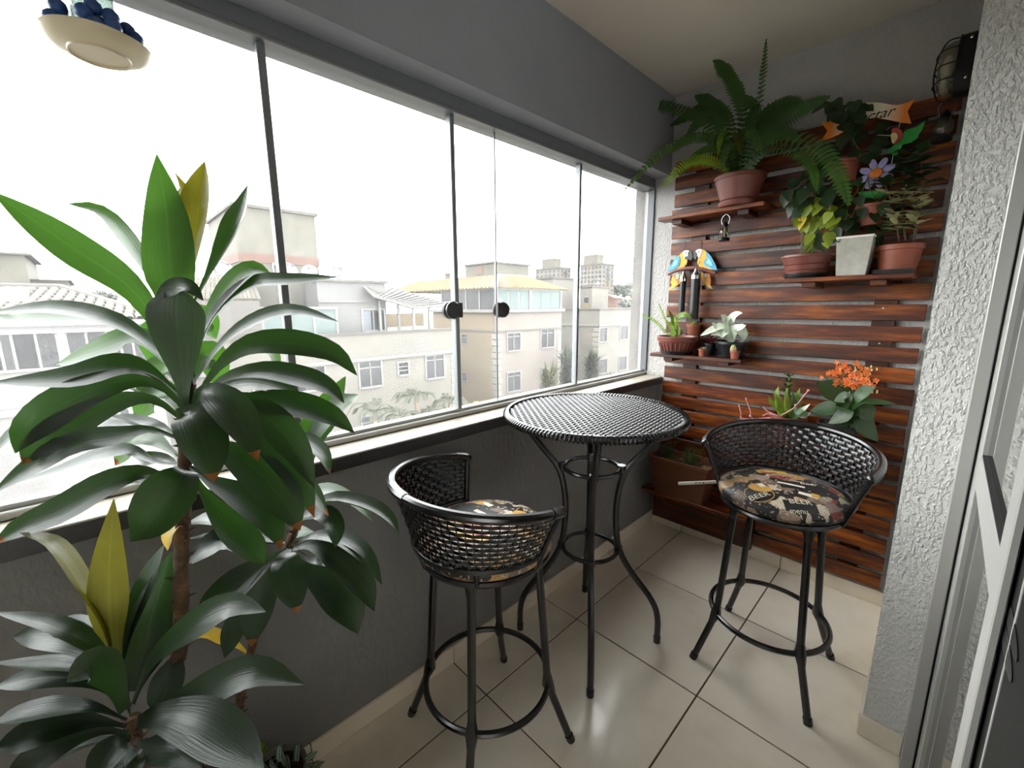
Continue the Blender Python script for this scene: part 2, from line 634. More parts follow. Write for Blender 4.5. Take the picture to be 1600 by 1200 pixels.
# floor: grout bed and single tiles
fl = MB().box((-0.3, YN, -0.06), (5.3, 0.2, -0.004)).build('floor', M['grout'])
tag(fl, 'beige ceramic tile floor', kind='structure')
TS, TX1 = 0.5819, 0.2204
xs = [0.002, TX1] + [TX1 + TS * k for k in range(1, 8)]
j = 0
for j in range(0, 7):
    y1 = -TS * j - 0.004
    y0 = -TS * (j + 1)
    for i in range(len(xs) - 1):
        if xs[i] > 1.3 and (j == 0):
            continue
        x0, x1 = xs[i], xs[i + 1]
        if x0 > 2.6:
            continue
        g = 0.003
        dz = random.uniform(-0.0004, 0.0004)
        MB().bbox((x0 + g, y0 + g, -0.012), (x1 - g, y1 - g + 0.004, 0.0 + dz), 0.0012).build('tile', M['tile'], fl)

# baseboards of the same tile
BH = 0.078
bl = MB().box((0.0, YN, 0.0), (0.004, -0.012, BH - 0.002)).build('baseboard_left', M['grout'])
tag(bl, 'beige tile skirting along the grey window wall', kind='structure')
for j in range(0, 7):
    y1, y0 = -TS * j - 0.013, -TS * (j + 1) + 0.0
    MB().bbox((0.0, max(y0, YN) + 0.0015, 0.001), (0.0105, y1 - 0.0015 if j == 0 else -TS * j - 0.0015, BH), 0.0015).build('tile', M['tile'], bl)
bb = MB().box((0.0, -0.004, 0.0), (XR, 0.0, BH - 0.002)).build('baseboard_back', M['grout'])
tag(bb, 'beige tile skirting below the slatted panel', kind='structure')
for i in range(3):
    x0, x1 = [0.0, TX1, TX1 + TS, XR][i:i + 2]
    MB().bbox((x0 + 0.0015, -0.0105, 0.001), (x1 - 0.0015, 0.0, BH), 0.0015).build('tile', M['tile'], bb)
br = MB().box((XR, -0.904, 0.0), (1.376, -0.9, BH - 0.002)).build('baseboard_right', M['grout'])
tag(br, 'beige tile skirting of the white wall end', kind='structure')
MB().bbox((XR - 0.008, -0.911, 0.001), (1.376, -0.9, BH), 0.0015).build('tile', M['tile'], br)
MB().bbox((XR - 0.011, -0.9, 0.001), (XR, -0.011, BH), 0.0015).build('tile', M['tile'], br)

# ------------------------------------------------------------------ the window
XI, XO = -0.10, -0.16
win = empty('window_1', (0, 0, 0), 'long sliding window of tall frameless glass panes', kind='structure')
zt, zb2 = 2.225, 1.068
MB().box((XO - 0.03, YN, zt + 0.012), (XI, -0.002, ZB)).bbox((XO - 0.03, YN, zt), (XI + 0.006, -0.002, zt + 0.014), 0.003).build('top_rail', M['alu'], win)
MB().bbox((XO - 0.005, YN, ZS), (XI, -0.002, zb2 - 0.012), 0.003).bbox((XO, YN, zb2 - 0.014), (XI - 0.02, -0.002, zb2), 0.002).build('bottom_rail', M['alu_white'], win)
MB().bbox((XO + .02, -0.012, zb2), (XI + 0.004, -0.001, zt), 0.002).build('jamb', mat('grey_jamb', '#5f6265', .5, .2), win)
divs = [(-3.69, 0.01), (-2.228, 0.024), (-1.576, 0.02), (-1.344, 0.006), (-0.754, 0.02), (-0.012, 0.004)]
for k in range(len(divs) - 1):
    ya, yb = divs[k][0], divs[k + 1][0]
    xx = -0.128 if k % 2 else -0.142
    MB().box((xx - 0.004, ya, zb2 - 0.004), (xx + 0.004, yb, zt + 0.004)).build('pane', M['glass'], win)
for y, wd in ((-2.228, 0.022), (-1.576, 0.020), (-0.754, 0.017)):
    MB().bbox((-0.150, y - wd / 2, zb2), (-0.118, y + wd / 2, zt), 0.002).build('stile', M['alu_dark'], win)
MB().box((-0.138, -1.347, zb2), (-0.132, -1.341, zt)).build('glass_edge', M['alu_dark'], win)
for y in (-1.600, -1.322):
    z = 1.487
    kb = MB()
    for sgn in (1, -1):
        prof = [(0.0, 0.0), (0.034, 0.0), (0.036, 0.004), (0.036, 0.012), (0.031, 0.018), (0.0, 0.019)]
        q = MB().lathe(prof, n=24)
        for (x_, y_, z_) in q.v:
            kb.v.append((-0.128 + sgn * (0.006 + z_), y + y_, z + x_))
        n0 = len(kb.v) - len(q.v)
        kb.f += [tuple(i + n0 for i in f) for f in q.f]
        kb.mi += [0] * len(q.f)
    kb.box((-0.120, y + (0.022 if y < -1.5 else -0.040), z - 0.03), (-0.104, y + (0.040 if y < -1.5 else -0.022), z + 0.03))
    kb.build('knob', M['black_plastic'], win)

# ------------------------------------------------------------------ sliding glass door at the right
dr = empty('door_1', (0, 0, 0), 'pale aluminium sliding door with dusty glass', kind='structure')
MB().bbox((1.377, -0.955, 0.0), (1.406, -0.9, 2.25), 0.002).build('frame_post', M['alu_white'], dr)
MB().box((1.404, -0.945, 0.0), (1.412, -0.9, 2.25)).build('seal', M['black_rubber'], dr)
MB().bbox((1.411, -1.06, 0.02), (1.440, -0.91, 2.24), 0.002).build('stile', M['alu_white'], dr)
MB().bbox((1.411, -1.75, 0.02), (1.4225, -1.67, 2.24), 0.002).build('stile', M['alu_white'], dr)
MB().bbox((1.413, -1.67, 1.02), (1.438, -1.06, 1.11), 0.002).build('middle_rail', M['alu_white'], dr)
MB().box((1.4135, -1.67, 1.11), (1.4375, -1.06, 1.116)).build('seal', M['black_rubber'], dr)
MB().bbox((1.413, -1.67, 0.02), (1.438, -1.06, 0.13), 0.002).build('bottom_rail', M['alu_white'], dr)
MB().bbox((1.413, -1.67, 2.14), (1.438, -1.06, 2.24), 0.002).build('top_rail', M['alu_white'], dr)
MB().box((1.422, -1.67, 0.12), (1.428, -1.06, 1.03)).build('pane', M['door_glass'], dr)
MB().box((1.422, -1.67, 1.10), (1.428, -1.06, 2.15)).build('pane', M['door_glass'], dr)
MB().box((1.377, -3.3, 0.0), (1.47, -0.9, 0.012)).build('threshold', M['alu_white'], dr)
d2 = empty('door_2', (0, 0, 0), 'dark inner door leaf with two oval finger pulls', kind='structure')
M['dark_leaf'] = mat('dark_door_panel', '#151515', .55, 0, spec=.2)
MB().bbox((1.426, -2.15, 0.02), (1.455, -1.69, 2.24), 0.002).build('leaf_panel', M['dark_leaf'], d2)
MB().bbox((1.424, -1.805, 0.02), (1.427, -1.80, 2.24), 0.001).build('trim_line', M['alu_white'], d2)
for px, py in ((1582, 983), (1574, 1013)):
    c = at(px, py, x=1.4258)
    q = MB().lathe([(0.0, 0.0), (0.03, 0.0), (0.032, 0.004), (0.0, 0.005)], n=20)
    k2 = MB()
    k2.add([(1.4258 - z_ * .3, c.y + x_ * 2.4, c.z + y_ * 0.5) for x_, y_, z_ in q.v], q.f)
    k2.build('finger_pull', M['black_plastic'], d2)

# ------------------------------------------------------------------ slatted wall panel
pan = empty('slat_panel', (0.65, -0.03, 0.1), 'dark stained pallet wood slat panel covering the back wall', 'wall panel')
SB = [2.273, 2.184, 2.086, 1.995, 1.902, 1.807, 1.709, 1.615, 1.518, 1.426, 1.330, 1.234, 1.139, 1.041, 0.945, 0.857, 0.770, 0.672, 0.576, 0.484, 0.391, 0.296, 0.202, 0.107]
SL_Y = -0.045
for k, b in enumerate(SB):
    x0 = 0.048 + random.uniform(-0.006, 0.006)
    x1 = 1.236 + random.uniform(-0.006, 0.006)
    h = 0.0715 + random.uniform(-0.003, 0.004)
    dy = random.uniform(-0.002, 0.002)
    if k == 5:   # this slat is pieced together from two boards
        MB().bbox((x0, SL_Y + dy, b), (0.235, -0.026, b + h), 0.002).build('slat', M['wood'], pan, origin=(0.1, SL_Y, b))
        MB().bbox((0.237, SL_Y - 0.003, b - 0.002), (x1, -0.026, b + h - 0.002), 0.002).build('slat', M['wood'], pan, origin=(0.6, SL_Y, b))
        continue
    MB().bbox((x0, SL_Y + dy, b), (x1, -0.026, b + h), 0.002).build('slat', M['wood'], pan, origin=(0.6, SL_Y, b))
for x in (0.165, 1.052):
    MB().bbox((x, -0.026, 0.11), (x + 0.085, -0.001, 2.33), 0.002).build('batten', M['wood_dark'], pan, origin=(x, 0, 1))
for x, z in ((1.09, 1.482), (1.093, 1.318), (1.085, 0.9)):
    q = MB().ball((x, SL_Y - 0.002 if z != 1.318 else -0.027, z), (0.005, 0.0025, 0.005), 8, 4)
    q.build('screw', M['chrome'], pan)


def shelf(label, x0, x1, yf, zt, bx, back=-0.046):
    s = empty('wall_shelf', ((x0 + x1) / 2, back, zt), label, 'shelf', 'wooden shelves on the slat panel')
    mid = (back + yf) / 2
    MB().bbox((x0, yf, zt - 0.02), (x1, mid - 0.002, zt), 0.002).build('plank', M['wood'], s, origin=(x0, yf, zt))
    MB().bbox((x0 + 0.03, mid + 0.002, zt - 0.02), (x1 + 0.01, back, zt), 0.002).build('plank', M['wood'], s, origin=(x1, yf, zt))
    for b in bx:
        MB().bbox((b, yf + 0.03, zt - 0.045), (b + 0.055, back, zt - 0.02), 0.002).build('bracket', M['wood_dark'], s, origin=(b, yf, zt))
    return s


shelf('small wooden shelf carrying the big fern, highest on the slats', 0.045, 0.60, -0.225, 2.005, (0.12, 0.47))
shelf('wooden shelf carrying the pothos bowl, white pot and variegated plant', 0.735, 1.185, -0.275, 1.625, (0.80, 1.05))
shelf('wooden shelf carrying the ribbed bowl and little cactus pots', 0.045, 0.565, -0.235, 1.215, (0.12, 0.44))
shelf('wooden shelf with orange flowers, mostly behind the right stool', 0.70, 1.14, -0.245, 0.815, (0.76, 1.02))
sh5 = shelf('lowest wooden shelf carrying the long brown planter', 0.035, 0.66, -0.24, 0.335, (0.12, 0.5))
MB().bbox((0.04, -0.075, 0.08), (0.66, -0.047, 0.27), 0.002).build('dark_infill', M['wood_dark'], sh5)  # dark box across the wall below the lowest plank


# ------------------------------------------------------------------ pots
def round_pot(name, parent, c, r0, r1, h, mt, rim=0.006, lip=0.012, lobes=0, n=36, soil=True, sx=1, sy=1, bands=()):
    """tapered pot standing at c: foot radius r0, mouth radius r1, rim band, hollow mouth with soil"""
    t = 0.004
    prof = [(0.0, 0.0), (r0, 0.0)]
    for b in bands:
        rb = r0 + (r1 - rim - r0) * b
        prof += [(rb, h * b - 0.003), (rb + 0.004, h * b), (rb + 0.001, h * b + 0.004)]
    prof += [(r1 - rim, h - lip), (r1, h - lip + 0.001), (r1, h - 0.002), (r1 - 0.002, h), (r1 - t, h), (r1 - rim - t, h - 0.018), (0.0, h - 0.018)]
    p = MB().lathe(prof, c, n, sx, sy).build(name, mt, parent)
    if soil:
        MB().lathe([(0.0, 0.0), (r1 - rim - t + 0.001, 0.0), ((r1 - rim) * 0.6, 0.006), (0.0, 0.009)], (c[0], c[1], c[2] + h - 0.0175), n, sx, sy).build('soil', M['soil'], parent)
    return p


def saucer(parent, c, r, mt, h=0.014, sx=1, sy=1):
    return MB().lathe([(0, 0), (r * 0.9, 0), (r, h - 0.002), (r, h), (r - 0.004, h), (r * 0.88, 0.004), (0, 0.004)], c, 36, sx, sy).build('saucer', mt, parent)


def strip(mb, pts, widths, normals, fold=0.1, cols=4):
    """leaf blade: a strip along pts, each row cols+1 wide, folded along its midrib"""
    n = len(pts)
    vs, fs = [], []
    for i in range(n):
        t = (pts[min(i + 1, n - 1)] - pts[max(i - 1, 0)]).normalized()
        nn = normals[i] - t * normals[i].dot(t)
        nn.normalize()
        s = t.cross(nn)
        for k in range(cols + 1):
            u = 2 * k / cols - 1
            vs.append(pts[i] + s * (u * widths[i] / 2) + nn * (abs(u) ** 1.4 * fold * widths[i]))
    c1 = cols + 1
    for i in range(n - 1):
        for k in range(cols):
            fs.append((i * c1 + k, i * c1 + k + 1, (i + 1) * c1 + k + 1, (i + 1) * c1 + k))
    return mb.add(vs, fs)


def blade_widths(n, w, base=0.2, peak=0.55, tip=0.02):
    out = []
    for i in range(n):
        u = i / (n - 1)
        if u < peak:
            f = base + (1 - base) * math.sin(PI / 2 * u / peak) ** 2.3
        else:
            v = (u - peak) / (1 - peak)
            f = (1 - v ** 2.0)
        out.append(max(w * f, w * tip))
    return out


def facing(p, t, cosf, up=True):
    """normal of a blade at p whose width shows the fraction cosf from the photographer's side, tipped upward"""
    v = (CAM - p).normalized()
    v = (v - t * v.dot(t)).normalized()
    b = t.cross(v)
    s = math.sqrt(max(0, 1 - cosf * cosf))
    n1, n2 = v * cosf + b * s, v * cosf - b * s
    if up:
        return n1 if n1.z > n2.z else n2
    return n2 if n1.z > n2.z else n1


def leaf_obj(pts3, w, cosf, mt, parent, n=14, fold=0.1, base=0.2, peak=0.55, name='leaf', tipmat=None, cols=4, origin=None):
    P = spline(pts3, n)
    nr = []
    for i in range(n):
        t = (P[min(i + 1, n - 1)] - P[max(i - 1, 0)]).normalized()
        nr.append(facing(P[i], t, cosf))
    mb = MB()
    strip(mb, P, blade_widths(n, w, base, peak), nr, fold, cols)
    if tipmat is not None:
        for i in range(len(mb.f) - cols, len(mb.f)):
            mb.mi[i] = 1
        o = mb.build(name, [mt, tipmat], parent, 60, origin=origin)
    else:
        o = mb.build(name, mt, parent, 60, origin=origin)
    uvl = o.data.uv_layers.new(name='blade')
    c1 = cols + 1
    uvl.data.foreach_set('uv', [q for lp in o.data.loops for q in ((lp.vertex_index % c1) / cols, (lp.vertex_index // c1) / (n - 1))])
    return o


def oval_leaf(name, mt, L, W, fold=0.12, droop=0.15, n=6, heart=False):
    """a small leaf lying along +X from the origin, face up"""
    mb = MB()
    pts = [Vector((L * i / n, 0, -droop * L * (i / n) ** 2)) for i in range(n + 1)]
    ws = []
    for i in range(n + 1):
        u = i / n
        if heart:
            f = [0.55, 0.95, 1.0, 0.86, 0.62, 0.32, 0.03][int(u * 6 + 0.01)]
        else:
            f = max(0.04, math.sin(PI * min(1, u * 0.97 + 0.03)) ** 0.8)
        ws.append(W * f)
    strip(mb, pts, ws, [Vector((0, 0, 1))] * (n + 1), fold, 2)
    return mb.v, mb.f


PROTO = {}


def leaf_mesh(key, mt, L, W, **k):
    if key not in PROTO:
        v, f = oval_leaf(key, mt, L, W, **k)
        me = bpy.data.meshes.new('leaf')
        me.from_pydata(v, [], f)
        me.materials.append(mt)
        me.polygons.foreach_set('use_smooth', [True] * len(f))
        me.update()
        PROTO[key] = me
    return PROTO[key]


def put_leaf(me, parent, loc, dirv, upv=None, scale=1.0, name='leaf'):
    o = bpy.data.objects.new(name, me)
    COL.objects.link(o)
    o.parent = parent
    off = Vector((0, 0, 0))
    q = parent
    while q is not None:
        off += q.location
        q = q.parent
    x = Vector(dirv).normalized()
    u = Vector(upv) if upv is not None else Vector((0, 0, 1))
    z = (u - x * u.dot(x))
    if z.length < 1e-4:
        z = Vector((0, -1, 0)) - x * (-x.y)
    z.normalize()
    y = z.cross(x)
    m = Matrix((x, y, z)).transposed().to_4x4()
    m = Matrix.Translation(Vector(loc) - off) @ m @ Matrix.Scale(scale, 4)
    o.matrix_basis = m
    return o


def rv(a, b):
    return random.uniform(a, b)


# ------------------------------------------------------------------ the big fern on the top shelf
fn = empty('potted_fern', (0.462, -0.15, 2.006), 'big dark sword fern in a terracotta bowl on the top shelf', 'plant')
fc = (0.462, -0.173, 2.0185)
saucer(fn, (fc[0], fc[1], 2.006), 0.098, M['terracotta'], 0.018)
round_pot('pot', fn, fc, 0.082, 0.122, 0.135, M['terracotta'], lip=0.02, bands=(0.12,))


def frond(ctrl, wpx, mt, parent, cosf=0.85, n=34, name='frond'):
    P = spline(ctrl, n)
    mb = MB()
    d = (P[n // 2] - CAM).dot(_fw)
    W = wpx * d / F_PX / 2 * 1.1
    rach = MB()
    mb.tube(P[::3] + [P[-1]], [0.0016] * len(P[::3]) + [0.0006], 5)
    for i in range(2, n):
        u = i / (n - 1)
        t = (P[min(i + 1, n - 1)] - P[i - 1]).normalized()
        nn = facing(P[i], t, cosf)
        s = t.cross(nn)
        l = W * min(1.0, 0.55 + 1.2 * u) * (1 - max(0, (u - 0.7) / 0.3) ** 1.6 * 0.8) * rv(0.88, 1.08)
        step = (P[1] - P[0]).length * 0.46
        for sg in (1, -1):
            e = P[i] + s * (sg * l) + t * l * 0.25 - nn * l * 0.12
            m_ = P[i] + s * (sg * l * 0.5) + t * l * 0.1 + nn * l * 0.06
            mb.add([P[i] - t * step * 0.6, P[i] + t * step * 0.6, m_ + t * step * .75, m_ - t * step * .75, e], [(0, 1, 2, 3), (3, 2, 4)])
    return mb.build(name, mt, parent, 40, origin=P[0])


def A(px, py, y):
    return at(px, py, y=y)


b0 = Vector((0.462, -0.173, 2.14))
FR = [
    ([(1178, 215, -.17), (1190, 130, -.20), (1197, 63, -.24)], 18, 'fern', .6),
    ([(1160, 180, -.17), (1143, 125, -.20), (1116, 92, -.24)], 28, 'fern', .8),
    ([(1120, 205, -.2), (1060, 172, -.2), (1010, 158, -.18)], 26, 'fern', .8),
    ([(1105, 215, -.26), (1035, 238, -.36), (978, 294, -.42)], 20, 'fern', .75),
    ([(1115, 252, -.24), (1075, 254, -.31), (1034, 291, -.36)], 22, 'fern_bright', .8),
    ([(1125, 195, -.22), (1100, 183, -.26), (1073, 213, -.30)], 24, 'fern', .8),
    ([(1195, 215, -.2), (1245, 175, -.24), (1294, 152, -.27)], 30, 'fern', .85),
    ([(1190, 205, -.16), (1220, 180, -.17), (1242, 165, -.19)], 26, 'fern', .8),
    ([(1205, 215, -.24), (1275, 228, -.34), (1308, 270, -.37), (1326, 318, -.38)], 34, 'fern', .85),
    ([(1195, 235, -.24), (1245, 238, -.30), (1268, 262, -.32), (1276, 296, -.32)], 24, 'fern', .8),
    ([(1135, 210, -.2), (1126, 215, -.27), (1122, 240, -.29)], 12, 'fern_bright', .8),
    ([(1152, 215, -.22), (1152, 212, -.27), (1158, 240, -.28)], 16, 'leaf_olive', .7),
    ([(1130, 225, -.2), (1080, 215, -.26), (1048, 238, -.30)], 22, 'fern', .8),
    ([(1170, 200, -.14), (1180, 170, -.14), (1165, 150, -.16)], 22, 'fern', .8),
    ([(1140, 190, -.13), (1110, 160, -.13), (1088, 150, -.14)], 24, 'fern', .8),
    ([(1180, 215, -.22), (1220, 205, -.27), (1252, 222, -.30)], 26, 'fern', .85),
    ([(1120, 235, -.22), (1090, 240, -.27), (1062, 276, -.31)], 16, 'fern', .7),
    ([(1160, 215, -.24), (1175, 205, -.29), (1190, 235, -.32)], 20, 'fern', .8),
    ([(1145, 230, -.24), (1138, 225, -.29), (1128, 262, -.31)], 18, 'fern', .8),
    ([(1185, 190, -.12), (1230, 160, -.12), (1262, 172, -.14)], 24, 'fern', .8),
    ([(1110, 180, -.14), (1085, 175, -.12), (1050, 195, -.12)], 22, 'fern', .8),
]
for pts, wpx, mt, cf in FR:
    s0 = b0 + Vector((rv(-.03, .03), rv(-.03, .03), 0))
    frond([s0] + [A(*p) for p in pts], wpx, M[mt], fn, cf)


# ------------------------------------------------------------------ little lanterns
def lantern(label, c, s, hook):
    """c: bottom centre, s: scale"""
    t = empty('hanging_lantern', c, label, 'lantern', 'little hanging lanterns')
    x, y, z = c
    MB().lathe([(0, 0), (.030 * s, 0), (.033 * s, .006 * s), (.031 * s, .016 * s), (.022 * s, .022 * s), (0, .024 * s)], c, 24).build('base', M['black_metal'], t)
    MB().lathe([(.016 * s, .022 * s), (.028 * s, .040 * s), (.030 * s, .052 * s), (.022 * s, .080 * s), (.014 * s, .092 * s), (.013 * s, .092 * s), (.021 * s, .080 * s), (.029 * s, .052 * s), (.027 * s, .040 * s), (.015 * s, .022 * s)], c, 24).build('glass_chimney', M['lamp_glass'], t)
    MB().lathe([(0, .088 * s), (.018 * s, .088 * s), (.018 * s, .100 * s), (.010 * s, .112 * s), (.006 * s, .118 * s), (0, .120 * s)], c, 20).build('cap', M['black_metal'], t)
    MB().tube([(x, y, z + .022 * s), (x, y, z + .085 * s)], .004 * s, 8).build('lamp_tube', M['chrome'], t)
    w_ = MB()
    for sg in (1, -1):
        w_.tube(spline([(x + sg * .030 * s, y, z + .012 * s), (x + sg * .037 * s, y, z + .055 * s), (x + sg * .020 * s, y, z + .098 * s)], 8), .0016, 6)
    w_.build('side_wire', M['black_metal'], t)
    MB().tube(spline([(x - .017 * s, y, z + .096 * s), (x - .024 * s, y, z + .135 * s), (x, y, z + .16 * s), (x + .024 * s, y, z + .135 * s), (x + .017 * s, y, z + .096 * s)], 16), .0016, 6).build('handle', M['chrome'], t)
    MB().tube([(x, y, z + .158 * s), (x, hook[0], hook[1])], .0012, 5).build('cord', M['black_metal'], t)
    return t


lantern('little black lantern hanging below the fern shelf', (0.413, -0.19, 1.838), 0.85, (-0.19, 1.986))
lantern('little lantern hanging below the caged wall lamp', (1.196, -0.115, 2.143), 1.0, (-0.046, 2.335))

# ------------------------------------------------------------------ caged bulkhead lamp
bk = empty('bulkhead_lamp', (XR, -0.2, 2.375), 'oval caged bulkhead lamp high on the right wall', 'lamp')


def oval_x(mb, prof, n=28, ry=0.075, rz=0.105, cy=-0.2, cz=2.375):
    vs, fs = [], []
    for s_, x in prof:
        for k in range(n):
            a = 2 * PI * k / n
            ca, sa = math.cos(a), math.sin(a)
            e = 0.7
            vs.append((x, cy + s_ * ry * math.copysign(abs(ca) ** e, ca), cz + s_ * rz * math.copysign(abs(sa) ** e, sa)))
    for i in range(len(prof) - 1):
        for k in range(n):
            k2 = (k + 1) % n
            fs.append((i * n + k, i * n + k2, (i + 1) * n + k2, (i + 1) * n + k))
    fs.append(tuple(range(n))[::-1])
    fs.append(tuple((len(prof) - 1) * n + k for k in range(n)))
    return mb.add(vs, fs)


oval_x(MB(), [(1.05, XR), (1.05, XR - .012), (0.98, XR - .016), (0.98, XR - .058), (0.93, XR - .062)]).build('base_plate', M['black_metal'], bk)
oval_x(MB(), [(0.86, XR - .06), (0.86, XR - .075), (0.78, XR - .098), (0.5, XR - .110), (0.0, XR - .113)]).build('glass_cover', M['lamp_glass'], bk)
MB().tube([(XR - .085, -0.2, 2.30), (XR - .085, -0.2, 2.345)], 0.013, 10).tube([(XR - .085, -0.2, 2.34), (XR - .085, -0.2, 2.39), (XR - .085, -0.2, 2.425)], [0.014, 0.022, 0.010], 12).build('bulb', M['white_plastic'], bk)
cg = MB()
for zz in (2.325, 2.375, 2.425):
    cg.tube(spline([(XR - .055, -0.2 - .076, zz), (XR - .098, -0.2 - .068, zz), (XR - .120, -0.2, zz), (XR - .098, -0.2 + .068, zz), (XR - .055, -0.2 + .076, zz)], 18), .0026, 6)
cg.tube(spline([(XR - .055, -0.2, 2.375 - .106), (XR - .100, -0.2, 2.375 - .098), (XR - .121, -0.2, 2.375), (XR - .100, -0.2, 2.375 + .098), (XR - .055, -0.2, 2.375 + .106)], 20), .0026, 6)
cg.tube([(XR - .058, -0.2 + .077 * math.cos(a / 24 * 2 * PI), 2.375 + .108 * math.sin(a / 24 * 2 * PI)) for a in range(24)], .004, 6, closed=True)
cg.build('wire_cage', M['black_metal'], bk)
for zz in (2.47, 2.28):
    MB().ball((XR - .030, -0.276, 2.44 if zz > 2.4 else 2.31), .005, 8, 5).build('screw', M['chrome'], bk)

# ------------------------------------------------------------------ hanging ornament: banner, hummingbird and flower
M['banner'] = None
a_ = Nt('cream_to_orange_paint')
_vec = a_.coords((1, 1, 1))
sep = a_.new('ShaderNodeSeparateXYZ')
a_.link(_vec, sep.inputs[0])
ab = a_.new('ShaderNodeMath', operation='ABSOLUTE')
a_.link(sep.outputs[0], ab.inputs[0])
mr_ = a_.new('ShaderNodeMapRange')
mr_.inputs['From Min'].default_value = 0.055
mr_.inputs['From Max'].default_value = 0.125
a_.link(ab.outputs[0], mr_.inputs[0])
a_.link(a_.mix(hx('#e6dcc0'), hx('#e07a22'), mr_.outputs[0]), a_.bsdf.inputs['Base Color'])
a_.bsdf.inputs['Roughness'].default_value = 0.5
M['banner'] = a_.m
hg = empty('hanging_ornament', (0.94, -0.1, 2.3), 'wooden mobile with a lettered banner, hummingbird and daisy among the pothos', 'ornament')
YO = -0.115


def outline(pts, y=YO):
    return [at(px, py, y=y) for px, py in pts]


def sm(poly, n):
    """smooth closed outline"""
    P = [Vector(p) for p in poly]
    out = []
    N = len(P)
    for i in range(N):
        a, b, c, d = P[i - 1], P[i], P[(i + 1) % N], P[(i + 2) % N]
        for k in range(n):
            t = k / n
            out.append(0.5 * ((2 * b) + (c - a) * t + (2 * a - 5 * b + 4 * c - d) * t * t + (3 * b - a - 3 * c + d) * t ** 3))
    return out


top_ = spline(outline([(1283, 192), (1310, 186), (1345, 163), (1372, 160), (1396, 164), (1412, 162), (1430, 154)]), 18)
bot_ = spline(outline([(1424, 193), (1408, 191), (1388, 187), (1360, 184), (1335, 195), (1306, 212), (1283, 221)]), 18)
notch_r, notch_l = at(1418, 174, y=YO), at(1293, 204, y=YO)
MB().prism(top_ + [notch_r] + bot_ + [notch_l], (0, 0.006, 0)).build('banner', M['banner'], hg, origin=(0.945, YO, 2.30))
tv, tf = text_mesh('Nectar', 0.056, 0.35, 'RIGHT')
p0, p1 = at(1337, 185, y=YO), at(1395, 172, y=YO)
ux = (p1 - p0).normalized()
uz = Vector((-ux.z, 0, ux.x))
if uz.z < 0:
    uz = -uz
MB().add([at(1396, 173.5, y=YO - 0.001) + ux * x + uz * y + Vector((0, -0.0005, 0)) for x, y, z in tv], tf).build('lettering', M['black_rubber'], hg, 0)
cs = MB()
cs.tube([at(1407, 191, y=YO + .003), at(1404, 202, y=YO + .003)], .001, 5)
cs.tube([at(1396, 240, y=YO + .003), at(1393, 256, y=YO + .003)], .001, 5)
cs.tube([at(1360, 160, y=YO + .003), Vector((0.945, -0.046, 2.42)) * 1.0 + Vector((0, 0, -0.06))], .001, 5)
cs.build('cord', M['white_plastic'], hg)
M['bird_green'] = mat('painted_green', '#1f8f35', 0.5, var=0.2, vscale=30)
M['bird_red'] = mat('painted_red', '#a8382e', 0.5, var=0.25, vscale=25)
M['bird_cream'] = mat('painted_cream', '#d8c48c', 0.5)
bd = MB().prism(outline([(1384, 237), (1399, 225), (1408, 216), (1414, 203), (1431, 199), (1446, 188), (1441, 202), (1433, 213), (1436, 214), (1424, 222), (1410, 226), (1407, 234), (1400, 243)]), (0, .006, 0)).build('bird', M['bird_green'], hg)
MB().prism(sm(outline([(1393, 203), (1402, 200), (1409, 205), (1411, 213), (1404, 222), (1396, 226), (1397, 216)]), 3), (0, -.004, 0)).build('head', M['bird_red'], bd)
MB().prism(sm(outline([(1392, 211), (1399, 208), (1403, 215), (1395, 225)]), 3), (0, -.006, 0)).build('breast', M['bird_cream'], bd)
MB().tube([at(1393, 212, y=YO), at(1370, 211, y=YO)], [.002, .0008], 5).build('beak', M['white_plastic'], bd)
M['lilac'] = mat('painted_lilac', '#a49ccc', 0.5, var=0.15)
M['flower_orange'] = mat('painted_orange', '#d8741e', 0.5, var=0.3, vscale=20)
dz = None
fcx, fcz = at(1369, 271, y=YO).x, at(1369, 271, y=YO).z
dz = MB().lathe([(0, 0), (1, 0), (0.9, 0.3), (0, 0.4)], n=20)
daisy = MB().add([(fcx + x * .023, YO - .006 - z * .01, fcz + y * .021) for x, y, z in dz.v], dz.f).build('daisy', M['flower_orange'], hg)
for k in range(8):
    an = 2 * PI * k / 8 + 0.35
    dx, dzv = math.cos(an), math.sin(an)
    c = Vector((fcx, YO, fcz))
    e = Vector((dx, 0, dzv))
    s = Vector((-dzv, 0, dx))
    poly = sm([c + e * .014, c + e * .035 + s * .013, c + e * .060 + s * .009, c + e * .064, c + e * .060 - s * .009, c + e * .035 - s * .013], 2)
    MB().prism(poly, (0, .005, 0)).build('petal', M['lilac'], daisy)
MB().prism(outline([(1340, 300), (1372, 298), (1383, 303), (1370, 310), (1345, 308)], YO - .01), (0, .004, 0)).build('painted_leaf', M['bird_green'], hg)

# ------------------------------------------------------------------ parrots wind chime
pr_ = empty('parrot_chime', (0.2, -0.075, 1.72), 'painted wooden parrot pair with black wind chime tubes', 'wind chime')
M['p_blue'] = mat('painted_blue', '#3a9cc8', 0.45, var=0.25, vscale=40)
M['p_lblue'] = mat('painted_light_blue', '#8cc8dc', 0.45)
M['p_yellow'] = mat('painted_yellow', '#e0a82c', 0.45, var=0.2, vscale=30)
M['p_orange'] = mat('painted_orange_brown', '#d2702e', 0.45, var=0.2, vscale=30)
M['p_white'] = mat('painted_white', '#e8e4da', 0.45)
M['p_grey'] = mat('painted_dark_grey', '#33353a', 0.45)
M['p_branch'] = mat('painted_branch_brown', '#7a4a40', 0.5, var=0.25, vscale=30)


def pc(pts, y):
    return [at(1030 + x / 7.5, 370 + y2 / 7.5, y=y) for x, y2 in pts]


